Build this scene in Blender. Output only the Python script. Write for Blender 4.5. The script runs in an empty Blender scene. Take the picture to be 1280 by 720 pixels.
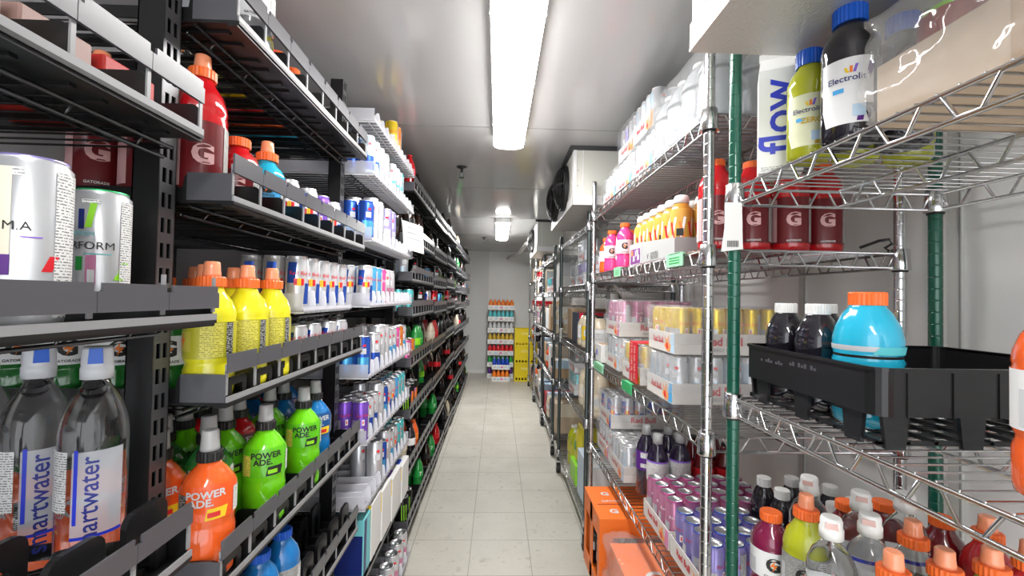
import bpy, bmesh, math, random
from mathutils import Matrix, Vector, noise as mnoise
random.seed(7)
PI = math.pi
scn = bpy.context.scene
COL = scn.collection

# ------------------------------------------------------------------ materials
MATS = {}
def mat(name, col, rough=.4, metal=0, trans=0, alpha=1, coat=0, ior=1.45, emis=None, es=0, spec=.5):
    if name in MATS: return MATS[name]
    m = bpy.data.materials.new(name); m.use_nodes = True
    b = m.node_tree.nodes['Principled BSDF']
    b.inputs['Base Color'].default_value = (*col, 1)
    b.inputs['Roughness'].default_value = rough
    b.inputs['Metallic'].default_value = metal
    b.inputs['Transmission Weight'].default_value = trans
    b.inputs['Alpha'].default_value = alpha
    b.inputs['Coat Weight'].default_value = coat
    b.inputs['Coat Roughness'].default_value = .06
    b.inputs['IOR'].default_value = ior
    b.inputs['Specular IOR Level'].default_value = spec
    if emis:
        b.inputs['Emission Color'].default_value = (*emis, 1)
        b.inputs['Emission Strength'].default_value = es
    MATS[name] = m
    return m
def N(m, t, **kw):
    n = m.node_tree.nodes.new(t)
    for k, v in kw.items(): setattr(n, k, v)
    return n
def L(m, a, b): m.node_tree.links.new(a, b)
def bsdf(m): return m.node_tree.nodes['Principled BSDF']
def math_(m, op, a, b=None):
    n = N(m, 'ShaderNodeMath', operation=op)
    for i, v in enumerate((a, b)):
        if v is None: continue
        if isinstance(v, (int, float)): n.inputs[i].default_value = v
        else: L(m, v, n.inputs[i])
    return n.outputs[0]
def mix(m, fac, a, b):
    n = N(m, 'ShaderNodeMix', data_type='RGBA')
    if isinstance(fac, (int, float)): n.inputs[0].default_value = fac
    else: L(m, fac, n.inputs[0])
    for i, v in ((6, a), (7, b)):
        if isinstance(v, tuple): n.inputs[i].default_value = (*v, 1)
        else: L(m, v, n.inputs[i])
    return n.outputs[2]
def bump(m, h, strength, dist=.01):
    n = N(m, 'ShaderNodeBump'); n.inputs['Strength'].default_value = strength; n.inputs['Distance'].default_value = dist
    L(m, h, n.inputs['Height']); L(m, n.outputs[0], bsdf(m).inputs['Normal'])
def objco(m):
    return N(m, 'ShaderNodeTexCoord').outputs['Object']
def noise(m, co, scale, detail=3, rough=.5):
    n = N(m, 'ShaderNodeTexNoise'); n.inputs['Scale'].default_value = scale
    n.inputs['Detail'].default_value = detail; n.inputs['Roughness'].default_value = rough
    L(m, co, n.inputs['Vector']); return n.outputs['Fac']
def ramp(m, f, a, b):
    n = N(m, 'ShaderNodeMapRange'); n.inputs['From Min'].default_value = a; n.inputs['From Max'].default_value = b
    L(m, f, n.inputs['Value']); return n.outputs[0]

# floor: 12 inch vinyl tiles with fine seams, wear and specks
mf = mat('vinyl_tile', (.5, .48, .42), .42)
co = objco(mf); sx = N(mf, 'ShaderNodeSeparateXYZ'); L(mf, co, sx.inputs[0])
def seam(v, off, w=.0022, p=.309):
    t = math_(mf, 'PINGPONG', math_(mf, 'ADD', v, off), p / 2)
    return math_(mf, 'LESS_THAN', t, w)
s = math_(mf, 'MAXIMUM', seam(sx.outputs[0], .117 + 3.09), seam(sx.outputs[1], -2.435 + 6.18))
n1 = noise(mf, co, 3.5, 5, .65); n2 = noise(mf, co, 75, 2); n3 = noise(mf, co, 14, 6, .7)
base = mix(mf, ramp(mf, n1, .3, .7), (.48, .455, .395), (.61, .585, .52))
base = mix(mf, ramp(mf, n3, .56, .78), base, (.30, .275, .23))
base = mix(mf, math_(mf, 'GREATER_THAN', n2, .74), base, (.12, .11, .10))
base = mix(mf, math_(mf, 'MULTIPLY', s, .7), base, (.22, .20, .17))
L(mf, base, bsdf(mf).inputs['Base Color']); L(mf, ramp(mf, n1, -.6, 1.6), bsdf(mf).inputs['Roughness'])
# glossy white cooler panels (ceiling, walls)
mc = mat('ceiling_panel', (.54, .54, .54), .12, spec=.7)
co = objco(mc); mp = N(mc, 'ShaderNodeMapping'); mp.inputs['Scale'].default_value = (2.2, .8, 1); L(mc, co, mp.inputs[0])
bump(mc, noise(mc, mp.outputs[0], 2.2, 3), .22, .03)
mw = mat('wall_panel', (.66, .66, .64), .32)
co = objco(mw); bump(mw, noise(mw, co, 5, 3), .12, .02)
L(mw, mix(mw, noise(mw, co, 3, 4), (.82, .82, .80), (.90, .90, .88)), bsdf(mw).inputs['Base Color'])
stucco = mat('stucco_aluminium', (.62, .60, .57), .38, .55)
co = objco(stucco); bump(stucco, noise(stucco, co, 210, 3), .5, .004)
M_white = mat('white_paint', (.80, .80, .79), .35)
M_cool = mat('cooler_housing', (.60, .60, .545), .45)
M_seam = mat('panel_seam', (.30, .30, .29), .5)
M_dark = mat('dark_mullion', (.05, .05, .055), .4)
M_light = mat('lamp_lens', (.9, .9, .9), .3, emis=(1, .985, .96), es=22)
M_black = mat('black_plastic', (.012, .012, .013), .28)
M_strip = mat('price_strip_plastic', (.085, .085, .095), .28)
M_rail = mat('grey_rail', (.26, .26, .27), .3)
M_bmetal = mat('black_steel', (.018, .018, .019), .3, .3)
M_bwire = mat('black_wire', (.10, .10, .105), .22, .9)
M_chrome = mat('chrome', (.70, .70, .71), .16, 1)
M_green = mat('green_epoxy', (.008, .095, .060), .22, .2, coat=.5)
M_wheel = mat('rubber', (.02, .02, .02), .6)
M_cap_o = mat('orange_cap', (.90, .16, .03), .35)
M_cap_w = mat('white_cap', (.82, .82, .80), .4)
M_cap_b = mat('blue_cap', (.01, .10, .55), .35)
M_cap_k = mat('black_cap', (.015, .015, .015), .35)
M_cap_g = mat('grey_dome', (.42, .42, .42), .25)
M_noz = mat('translucent_nozzle', (.93, .33, .17), .2, coat=.6)
M_clearcap = mat('frosted_cap', (.85, .87, .92), .25, trans=.35)
M_silver = mat('aluminium', (.66, .67, .69), .28, .9)
M_card = mat('cardboard', (.48, .33, .20), .8)
M_cardl = mat('light_cardboard', (.60, .47, .34), .8)
M_paper = mat('white_paper', (.84, .83, .80), .6)
M_print = mat('black_print', (.02, .02, .02), .5)
M_red = mat('red_print', (.62, .015, .03), .4)
M_grey = mat('grey_print', (.32, .32, .34), .5)
M_blue = mat('blue_print', (.02, .04, .55), .4)
M_water = mat('water', (.97, .985, 1), .0, trans=1, ior=1.13, coat=1)
M_milk = mat('cloudy_plastic', (.66, .70, .74), .12, trans=.45, coat=1, ior=1.2)
M_film = mat('shrink_film', (.93, .94, .95), .06, alpha=.24, spec=1, coat=1)
co = objco(M_film); bump(M_film, noise(M_film, co, 38, 4, .6), 1.0, .035)
M_acryl = mat('clear_acrylic', (.80, .80, .86), .10, alpha=.38)
M_mesh = mat('white_grid', (.70, .70, .72), .35)
# nutrition facts print: rows of fine dark print on a light ground
def printed(name, ground, ink=(.03, .03, .04), rows=330, dens=.47):
    m = mat(name, ground, .4)
    co = objco(m); sp = N(m, 'ShaderNodeSeparateXYZ'); L(m, co, sp.inputs[0])
    fr = math_(m, 'FRACT', math_(m, 'MULTIPLY', sp.outputs[2], rows))
    line = math_(m, 'LESS_THAN', fr, .42)
    mp = N(m, 'ShaderNodeMapping'); mp.inputs['Scale'].default_value = (420, 420, rows * .9); L(m, co, mp.inputs[0])
    word = math_(m, 'GREATER_THAN', noise(m, mp.outputs[0], 1, 1), dens)
    L(m, mix(m, math_(m, 'MULTIPLY', math_(m, 'MULTIPLY', line, word), .8), ground, ink), bsdf(m).inputs['Base Color'])
    return m
M_nut_w = printed('facts_white', (.78, .78, .77))
M_nut_s = printed('facts_silver', (.55, .56, .58))
M_nut_y = printed('facts_yellow', (.72, .66, .10), (.12, .09, .0))
M_nut_k = printed('facts_black', (.03, .03, .03), (.75, .75, .72))
M_nut_g = printed('facts_grey', (.40, .40, .38))
def liquid(name, c): return mat(name, c, .12, coat=.8)
LIQ = dict(lime=liquid('lime_drink', (.16, .62, .01)), orange=liquid('orange_drink', (.85, .12, .02)), yellow=liquid('yellow_drink', (.78, .72, .02)),
           red=liquid('red_drink', (.55, .01, .015)), blue=liquid('blue_drink', (.01, .16, .45)), sky=liquid('sky_drink', (.02, .44, .66)),
           pink=liquid('pink_drink', (.85, .06, .25)), dark=liquid('dark_drink', (.015, .012, .018)), purple=liquid('purple_drink', (.02, .012, .035)),
           olive=liquid('olive_drink', (.42, .45, .02)), green=liquid('green_drink', (.02, .17, .03)), magenta=liquid('magenta_drink', (.22, .012, .06)),
           cola=liquid('cola_drink', (.02, .008, .005)), soda=liquid('soda_green', (.02, .28, .05)), amber=liquid('amber_drink', (.55, .26, .04)),
           maroon=liquid('maroon_drink', (.14, .008, .012)), cream=liquid('cream_drink', (.72, .62, .46)), clear=M_water,
           dusk=mat('plum_drink', (.016, .014, .020), .05, coat=.7))
PR = {}
def colr(n, c, rough=.35):
    if n not in PR: PR[n] = mat('print_' + n, c, rough)
    return PR[n]
for n, c in dict(white=(.82, .82, .82), black=(.015, .015, .015), red=(.70, .02, .03), blue=(.01, .06, .48), sky=(.08, .42, .80), teal=(.10, .55, .60), pink=(.80, .10, .36),
                 rose=(.72, .25, .45), yellow=(.85, .58, .02), gold=(.62, .42, .04), purple=(.25, .12, .60), lilac=(.48, .38, .78), lime=(.28, .70, .02), green=(.02, .36, .06),
                 orange=(.90, .22, .02), navy=(.01, .02, .14), cream=(.80, .72, .58), lblue=(.50, .68, .85), silver=(.60, .61, .63), violet=(.10, .02, .22)).items(): colr(n, c)
def canmat(n, c): return mat('can_' + n, c, .26, .55)
for n, c in dict(silver=(.66, .67, .70), blue=(.03, .10, .50), sky=(.10, .45, .85), teal=(.12, .62, .66), pink=(.88, .12, .42), rose=(.66, .26, .42), yellow=(.86, .62, .04),
                 white=(.66, .67, .70), purple=(.24, .10, .58), lilac=(.36, .31, .66), black=(.02, .02, .02), red=(.70, .02, .03), green=(.06, .55, .20), lblue=(.58, .72, .84),
                 gold=(.70, .46, .06), orange=(.92, .28, .04), magenta=(.55, .05, .30)).items(): canmat(n, c)

# ------------------------------------------------------------------ mesh builder
class MB:
    def __init__(s): s.v = []; s.f = []; s.m = []; s.sm = []; s.mats = []
    def mi(s, m):
        if m not in s.mats: s.mats.append(m)
        return s.mats.index(m)
    def add(s, vs, fs, m, smooth=False):
        o = len(s.v); k = s.mi(m); s.v += [tuple(v) for v in vs]
        for f in fs: s.f.append(tuple(i + o for i in f)); s.m.append(k); s.sm.append(smooth)
        return s
    def box(s, x0, x1, y0, y1, z0, z1, m):
        vs = [(x, y, z) for z in (z0, z1) for y in (y0, y1) for x in (x0, x1)]
        return s.add(vs, [(0, 2, 3, 1), (4, 5, 7, 6), (0, 1, 5, 4), (2, 6, 7, 3), (0, 4, 6, 2), (1, 3, 7, 5)], m)
    def lathe(s, prof, m, seg=24, cx=0, cy=0, smooth=True, cap=True):
        # prof: list of (r, z) bottom to top; m a material or one per band
        vs = []; fs = []; n = len(prof)
        for r, z in prof:
            for i in range(seg):
                a = 2 * PI * i / seg; vs.append((cx + r * math.cos(a), cy + r * math.sin(a), z))
        for j in range(n - 1):
            b = [(j * seg + i, j * seg + (i + 1) % seg, (j + 1) * seg + (i + 1) % seg, (j + 1) * seg + i) for i in range(seg)]
            fs.append(b)
        ml = m if isinstance(m, list) else [m] * (n - 1)
        o = len(s.v); s.v += vs
        for b, mm in zip(fs, ml):
            k = s.mi(mm)
            for f in b: s.f.append(tuple(i + o for i in f)); s.m.append(k); s.sm.append(smooth)
        if cap:
            for j, mm, rev in ((0, ml[0], True), (n - 1, ml[-1], False)):
                f = [o + j * seg + i for i in range(seg)]
                s.f.append(tuple(reversed(f)) if rev else tuple(f)); s.m.append(s.mi(mm)); s.sm.append(False)
        return s
    def tube(s, pts, r, m, seg=6, closed=False):
        pts = [Vector(p) for p in pts]; n = len(pts); vs = []; fs = []
        for i, p in enumerate(pts):
            a = pts[i - 1] if (i > 0 or closed) else p
            b = pts[(i + 1) % n] if (i < n - 1 or closed) else p
            d = (b - a).normalized()
            u = d.cross(Vector((0, 0, 1)))
            if u.length < .05: u = d.cross(Vector((1, 0, 0)))
            u.normalize(); w = u.cross(d)
            for k in range(seg):
                t = 2 * PI * k / seg; vs.append(p + (u * math.cos(t) + w * math.sin(t)) * r)
        for i in range(n if closed else n - 1):
            j = (i + 1) % n
            for k in range(seg): fs.append((i * seg + k, i * seg + (k + 1) % seg, j * seg + (k + 1) % seg, j * seg + k))
        if not closed:
            fs.append(tuple(range(seg))); fs.append(tuple(reversed(range((n - 1) * seg, n * seg))))
        return s.add(vs, fs, m, True)
    def prism(s, poly, axis, a, b, m):
        # poly: 2D points; axis 'x': (y,z) extruded in x, 'y': (x,z), 'z': (x,y)
        n = len(poly)
        def P(p, t): return (t, p[0], p[1]) if axis == 'x' else (p[0], t, p[1]) if axis == 'y' else (p[0], p[1], t)
        vs = [P(p, a) for p in poly] + [P(p, b) for p in poly]
        fs = [tuple(reversed(range(n))), tuple(range(n, 2 * n))] + [(i, (i + 1) % n, n + (i + 1) % n, n + i) for i in range(n)]
        return s.add(vs, fs, m)
    def patch(s, r, a, w, z0, z1, m, seg=None, off=.0005, cut=0):
        # a printed patch wrapped on a cylinder of radius r, centred on angle a, arc width w; cut leans its sides
        seg = seg or max(3, int(w / r / .22)); vs = []; fs = []
        r0, r1 = (r if isinstance(r, tuple) else (r, r))
        rm = (r0 + r1) / 2
        for i in range(seg + 1):
            t = (-.5 + i / seg) * w / rm
            vs.append(((r0 + off) * math.cos(a + t), (r0 + off) * math.sin(a + t), z0))
            vs.append(((r1 + off) * math.cos(a + t + cut / rm), (r1 + off) * math.sin(a + t + cut / rm), z1))
        for i in range(seg): fs.append((2 * i, 2 * i + 2, 2 * i + 3, 2 * i + 1))
        return s.add(vs, fs, m, True)
    def flat(s, vs2, fs, fn, m): return s.add([fn(*p) for p in vs2], fs, m)
    def text(s, t, size, m, fn, bold=.0, align='CENTER'):
        vs, fs = text_geo(t, bold, align)
        return s.add([fn(x * size, y * size) for x, y in vs], fs, m)
    def mesh(s, name):
        me = bpy.data.meshes.new(name); me.from_pydata(s.v, [], s.f)
        for m in s.mats: me.materials.append(m)
        me.polygons.foreach_set('material_index', s.m); me.polygons.foreach_set('use_smooth', s.sm)
        me.update(); return me
    def build(s, name, parent=None, label=None):
        o = bpy.data.objects.new(name, s.mesh(name)); COL.objects.link(o)
        if parent: o.parent = parent
        if label: o['label'] = label
        return o
TG = {}
def text_geo(t, bold, align):
    k = (t, bold, align)
    if k not in TG:
        c = bpy.data.curves.new('lettering', 'FONT'); c.body = t; c.size = 1; c.align_x = align; c.align_y = 'CENTER'
        c.resolution_u = 3; c.offset = bold; c.fill_mode = 'FRONT'
        o = bpy.data.objects.new('lettering', c); me = bpy.data.meshes.new_from_object(o)
        TG[k] = ([(v.co.x, v.co.y) for v in me.vertices], [tuple(p.vertices) for p in me.polygons])
        bpy.data.objects.remove(o); bpy.data.curves.remove(c); bpy.data.meshes.remove(me)
    return TG[k]
def on_cyl(r, a, z, off=.0010, rot=False):
    if rot: return lambda u, v: ((r + off) * math.cos(a - v / r), (r + off) * math.sin(a - v / r), z + u)   # reads upward
    return lambda u, v: ((r + off) * math.cos(a + u / r), (r + off) * math.sin(a + u / r), z + v)
def on_my(y, x0, z0): return lambda u, v: (x0 + u, y, z0 + v)       # a face looking toward -Y
def on_mx(x, y0, z0): return lambda u, v: (x, y0 - u, z0 + v)       # a face looking toward -X
FR = -PI / 2                                                      # the front of every item

def empty(name, loc, label, cat, group=None, rz=0):
    o = bpy.data.objects.new(name, None); COL.objects.link(o); o.location = loc; o.rotation_euler = (0, 0, rz); o.empty_display_size = .02
    o['label'] = label; o['category'] = cat
    if group: o['group'] = group
    return o
def tag(o, label, cat, group=None):
    o['label'] = label; o['category'] = cat
    if group: o['group'] = group
    return o
def struct(o): o['kind'] = 'structure'; return o
# an item is (object name, category, [(part, mesh, [sub-parts])]); every placement copies its objects, sharing mesh data
def place(item, x, y, z, rz, label, group=None, tilt=None):
    name, cat, parts = item
    r = empty(name, (x, y, z), label, cat, group, rz)
    if tilt: r.rotation_euler = (*tilt, rz)
    def rec(ps, par):
        for p in ps:
            o = bpy.data.objects.new(p[0], p[1]); COL.objects.link(o); o.parent = par
            if len(p) > 3: o['label'] = p[3]
            rec(p[2], o)
    rec(parts, r)
    return r
CACHE = {}
def cached(fn):
    def g(*a, **k):
        key = (fn.__name__, a, tuple(sorted(k.items())))
        if key not in CACHE: CACHE[key] = fn(*a, **k)
        return CACHE[key]
    return g
ORD = ['first', 'second', 'third', 'fourth', 'fifth', 'sixth', 'seventh', 'eighth', 'ninth', 'tenth', 'eleventh', 'twelfth']

# ------------------------------------------------------------------ drinks
def can_body(b, r, h, c, seg=24, neck=.012):
    c = MATS['can_' + c] if isinstance(c, str) else c
    b.lathe([(.001, 0), (r * .78, 0), (r * .98, .006), (r, .010), (r, h - neck), (r * .87, h - .0035), (r * .89, h - .002)], c, seg, cap=False)
@cached
def can(style, r=.0265, h=.135, seg=20, lid='silver'):
    b = MB(); zt = h - .016
    def P(a, w, z0, z1, m, cut=0): b.patch(r, FR + a, w * r, z0, z1, m, cut=cut)
    if style == 'classic':                                      # silver and blue blocks with a red and yellow badge
        can_body(b, r, h, 'silver', seg)
        for a in (-2.3, -.75, .82, 2.4): P(a, .78, .016 if a in (-2.3, .82) else h * .5, h * .5 if a in (-2.3, .82) else zt, MATS['can_blue'], .004)
        P(0, .9, h * .46, h * .58, colr('red', 0)); P(0, .32, h * .45, h * .59, colr('yellow', 0), 0)
        b.text('Red Bull', .0135, M_red, on_cyl(r, FR, h * .68)); P(2.1, 1.0, .018, zt - .01, M_nut_s)
    elif style.startswith('ed_'):                               # coloured can with a silver fact panel
        c = style[3:]; can_body(b, r, h, c, seg)
        P(1.5, 1.5, .014, zt, M_nut_s); P(-1.5, 1.5, .014, h * .55, MATS['can_silver']); P(-.15, .55, .014, h * .34, MATS['can_silver'])
        P(0, .34, h * .42, h * .56, colr('white', 0)); P(0, .2, h * .45, h * .53, colr('red', 0))
        b.text('Red Bull', .0125, M_red if c not in ('pink', 'red', 'rose') else colr('white', 0), on_cyl(r, FR, h * .66))
    elif style == 'whitefit':                                   # tall white can with a wide fact panel
        can_body(b, r, h, 'white', seg, .008); zt = h - .012
        P(1.15, 1.1, .012, zt, M_nut_w); P(-.62, .42, h * 0.428, h * 0.920, colr('cream', 0)); P(-1.35, .55, .02, h * 0.428, colr('silver', 0))
        P(.42, .26, h * 0.337, h * 0.428, colr('red', 0), .006); P(-.55, .30, h * 0.314, h * 0.428, colr('violet', 0)); b.text('M.A', .012, M_print, on_cyl(r, FR - .28, h * 0.589))
        P(.05, .5, h * 0.526, h * 0.534, colr('purple', 0)); P(-.45, .6, h * 0.874, h * 0.920, M_nut_w)
    elif style == 'whiteform':
        can_body(b, r, h, 'white', seg, .008); zt = h - .012
        P(1.15, 1.0, .012, zt, M_nut_w); b.text('PERFORM', .0135, M_print, on_cyl(r, FR - .50, h * 0.566)); b.text('DESIGN', .0075, colr('teal', 0), on_cyl(r, FR - .62, h * 0.657))
        P(-.42, .22, h * 0.703, h * 0.886, colr('lime', 0), .005); P(-.66, .22, h * 0.691, h * 0.840, colr('navy', 0)); P(.62, .36, h * 0.314, h * 0.451, colr('lime', 0), .010)
        P(-.30, .34, h * 0.268, h * 0.497, colr('rose', 0)); P(-.70, .26, h * 0.383, h * 0.486, colr('green', 0)); P(-.1, .9, h * 0.503, h * 0.511, colr('teal', 0)); P(-.35, .6, h * 0.886, h * 0.914, M_nut_w)
    elif style == 'claw':                                       # black can with green claw marks
        can_body(b, r, h, 'black', seg)
        for k in (-.35, 0, .35): P(k, .12, h * .28, h * .78, colr('lime', 0), -.002)
        b.text('MONSTER', .010, colr('white', 0), on_cyl(r, FR, h * .2)); P(2, 1, .02, zt, M_nut_k)
    elif style == 'orangeclaw':
        can_body(b, r, h, 'black', seg); P(0, 1.3, h * .25, h * .75, colr('orange', 0)); P(0, .35, h * .25, h * .75, colr('purple', 0), .006)
    else:                                                       # two tones: body and a lower panel
        c1, c2 = style.split('/'); can_body(b, r, h, c1, seg)
        P(0, 1.5, .015, h * .48, MATS['can_' + c2]); P(-1.7, .8, h * .3, zt, MATS['can_' + c2]); P(1.6, 1.0, .014, zt, M_nut_s)
        P(0, .7, h * .56, h * .70, colr('silver', 0)); P(.1, .4, h * .74, h * .8, colr('red', 0))
    l = MB(); R = r * .89; lm = MATS['can_' + lid] if lid != 'silver' else M_silver
    l.lathe([(R, h - .002), (R * 1.01, h), (R * .93, h + .0005)], lm, seg, cap=False)
    l.lathe([(R * .93, h + .0005), (R * .90, h - .004), (.0005, h - .0035)], M_silver, seg, cap=False)
    t = MB(); t.lathe([(.0085, h - .0033), (.0085, h - .0018), (.006, h - .0016)], M_silver if lid in ('silver', 'magenta') else MATS['can_sky'], 12, cy=-.004)
    t.box(-.005, .005, -.002, .012, h - .0032, h - .0018, M_silver if lid in ('silver', 'magenta') else MATS['can_sky'])
    return ('drink_can', 'can', [('can_body', b.mesh('can_body'), []), ('lid', l.mesh('lid'), [('pull_tab', t.mesh('pull_tab'), [])])])

def ribs(m, r, z0, z1, n=40):
    b = MB(); vs = []; 
    prof = []
    seg = n * 2
    for z, k in ((z0, 1), (z1 - .002, 1), (z1, .93)):
        for i in range(seg):
            a = 2 * PI * i / seg; q = r * k * (1 if i % 2 else .95); vs.append((q * math.cos(a), q * math.sin(a), z))
    fs = [(j * seg + i, j * seg + (i + 1) % seg, (j + 1) * seg + (i + 1) % seg, (j + 1) * seg + i) for j in range(2) for i in range(seg)]
    fs += [tuple(reversed(range(seg))), tuple(range(2 * seg, 3 * seg))]
    b.add(vs, fs, m); return b
def sport_cap(zc, base, dome, r=.020, hh=.024, dr=.0125):
    # ring cap with a nozzle under a clear dome
    c = ribs(base, r, zc, zc + .017, 22)
    d = MB(); d.lathe([(dr * 1.12, zc + .017), (dr * 1.08, zc + .022), (dr, zc + .017 + hh * .55), (dr * .97, zc + .015 + hh), (dr * .8, zc + .017 + hh)], dome, 18)
    return ('cap', c.mesh('cap'), [('nozzle', d.mesh('nozzle'), [])])
def flat_cap(zc, m, r=.020, h=.018, name='cap'):
    c = ribs(m, r, zc, zc + h, 26); return (name, c.mesh(name), [])
def bolt(b, r, a, z, s, m):
    fn = on_cyl(r, a, z, .0014)
    b.add([fn(x * s, y * s) for x, y in ((.1, .5), (-.3, -.05), (0, -.05), (-.12, -.5), (.3, .1), (.02, .1))], [(0, 1, 2, 5), (5, 2, 3, 4)], m)

@cached
def power_bottle(col, sleeve, seg=28):
    """sports bottle with black ring cap and grey dome, printed sleeve"""
    R = .0405; liq = LIQ[col]; H = .185
    b = MB(); b.lathe([(.030, 0), (.037, .003), (R, .012), (R, .030), (.0388, .036), (R, .042), (R, .080), (.0388, .088), (.0388, .096), (R, .104), (R, .148), (.0375, .160), (.027, .176), (.0180, .186), (.0160, .192)], liq, seg)
    s = MB(); dk = {'lime': (.11, .50, .01), 'orange': (.82, .10, .015), 'green': (.03, .20, .03), 'blue': (.01, .08, .26), 'red': (.40, .01, .01)}[sleeve]
    sm = mat('sleeve_' + sleeve, dk, .3, coat=.4)
    s.lathe([(R + .0006, .104), (R + .0008, .150), (.0381, .160)], sm, seg, cap=False)
    wh = M_print if sleeve == 'lime' else colr('silver', 0)
    s.text('POWER', .0165, wh, on_cyl(R + .0008, FR, .147), .03); s.text('ADE.', .0165, wh, on_cyl(R + .0008, FR - .14, .134), .03)
    s.patch(R + .0008, FR + .35, .03, .106, .124, M_print if sleeve == 'lime' else colr('yellow', 0), cut=.004); s.patch(R + .0008, FR + .3, .018, .110, .118, colr('lime', 0) if sleeve == 'lime' else colr('red', 0), off=.001)
    s.patch(R + .0008, FR - .95, .020, .107, .148, M_nut_y if sleeve == 'lime' else M_nut_k); s.patch(R + .0008, FR + 1.4, .026, .107, .148, M_nut_w)
    return ('sports_drink_bottle', 'bottle', [('bottle_body', b.mesh('bottle_body'), []), ('sleeve', s.mesh('sleeve'), []), sport_cap(.192, M_cap_k, M_cap_g, .0195, .034, .0135)])

@cached
def thirst_bottle(col, cap='orange', sport=True, k=1.0, r=.0375, lab='white', seg=28):
    """rounded sports drink bottle: round shoulder, label sleeve, pinched waist"""
    R = r; liq = LIQ[col]; h = .19 * k
    P = [(.80 * R, 0), (.95 * R, .004), (R, .014), (R, .26 * h), (.92 * R, .31 * h), (.92 * R, .33 * h), (R, .37 * h), (R, .70 * h), (.97 * R, .72 * h), (1.0 * R, .745 * h), (.97 * R, .80 * h), (.82 * R, .89 * h), (.55 * R, .965 * h), (.48 * R, h), (.46 * R, h + .004)]
    b = MB(); b.lathe(P, liq, seg)
    s = MB(); z0, z1 = .37 * h, .70 * h; q = R + .0006
    ground = {'white': colr('white', 0), 'black': colr('black', 0), 'yellow': mat('sleeve_yellow', (.50, .47, .03), .3, coat=.5), 'clear': M_nut_g, 'sky': colr('sky', 0), 'red': mat('sleeve_red', (.15, .010, .013), .3, coat=.4), 'pink': mat('sleeve_pink', (.85, .60, .66), .35)}[lab]
    s.lathe([(q, .10 * h if lab == 'red' else z0), (q, .64 * h if lab == 'red' else z1)], ground, seg, cap=False)
    if lab == 'yellow':
        s.patch(q, FR + .1, .034, z0 + .003, z1 - .002, M_nut_y); s.patch(q, FR + .82, .013, z0 + .003, z1 - .001, M_nut_k, off=.0008)
        s.patch(q, FR - 1.1, .03, z0 + .012, z1 - .016, mat('sleeve_olive', (.62, .56, .08), .3)); bolt(s, q, FR - 1.15, (z0 + z1) / 2, .026, colr('orange', 0))
    else:
        if lab == 'red':
            z0, z1 = .10 * h, .64 * h
            s.text('G', .044, mat('rose_print', (.72, .42, .42), .4), on_cyl(q, FR, (z0 + z1) / 2), .05); s.patch(q, FR + 1.15, .024, z0 + .003, z1 - .003, M_nut_g); s.patch(q, FR - 1.2, .03, z0 + .004, z1 - .004, mat('rose_print', (0, 0, 0)))
        dk = M_print if lab in ('white', 'sky', 'pink', 'clear') else colr('white', 0)
        if lab != 'red': s.text('G', .034, dk, on_cyl(q, FR, (z0 + z1) / 2 + .002), .05); bolt(s, q, FR + .02, (z0 + z1) / 2 + .002, .022, colr('orange', 0))
        s.text('GATORADE', .006, dk, on_cyl(q, FR, z0 + .006), .02)
        if lab != 'red': s.patch(q, FR + 1.15, .024, z0 + .003, z1 - .003, M_nut_w if lab != 'black' else M_nut_k); s.patch(q, FR - 1.2, .024, z0 + .004, z1 - .02, colr('silver', 0))
    cm = {'orange': M_cap_o, 'white': M_cap_w, 'blue': M_cap_b}[cap]
    cp = sport_cap(h + .004, cm, M_noz if cap == 'orange' else M_clearcap,   .0215, .026, .0125) if sport else flat_cap(h + .004, cm, .0205, .017)
    return ('sports_drink_bottle', 'bottle', [('bottle_body', b.mesh('bottle_body'), []), ('sleeve', s.mesh('sleeve'), []), cp])

@cached
def water_bottle(seg=32):
    R = .0360
    b = MB(); b.lathe([(.027, 0), (.034, .004), (R, .014), (R, .185), (.0355, .200), (.031, .222), (.022, .243), (.0145, .254), (.0135, .262)], M_water, seg)
    s = MB(); q = R + .0007
    s.patch(q, FR + .25, .052, .070, .175, mat('frost_label', (.72, .74, .80), .3, alpha=.5), off=.0004); s.patch(q, FR - 1.05, .032, .10, .176, M_nut_w)
    s.patch(q, FR - .35, .004, .085, .178, M_blue); s.patch(q, FR + .25, .052, .066, .070, M_blue)
    s.text('smartwater', .027, mat('ink_blue', (.02, .03, .22), .4), on_cyl(q, FR + .02, .106, .001, True), .010)
    c = MB(); c.lathe([(.0170, .262), (.0172, .276), (.0160, .279), (.0165, .281), (.0160, .300), (.0145, .304)], M_clearcap, 22)
    t = MB(); t.prism([(-.0075, .283), (.0075, .283), (.0065, .303), (-.0065, .303)], 'y', -.0185, -.0150, M_cap_b)
    return ('water_bottle', 'bottle', [('bottle_body', b.mesh('bottle_body'), []), ('bottle_label', s.mesh('bottle_label'), []), ('flip_cap', c.mesh('flip_cap'), [('cap_button', t.mesh('cap_button'), [])])])
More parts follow.
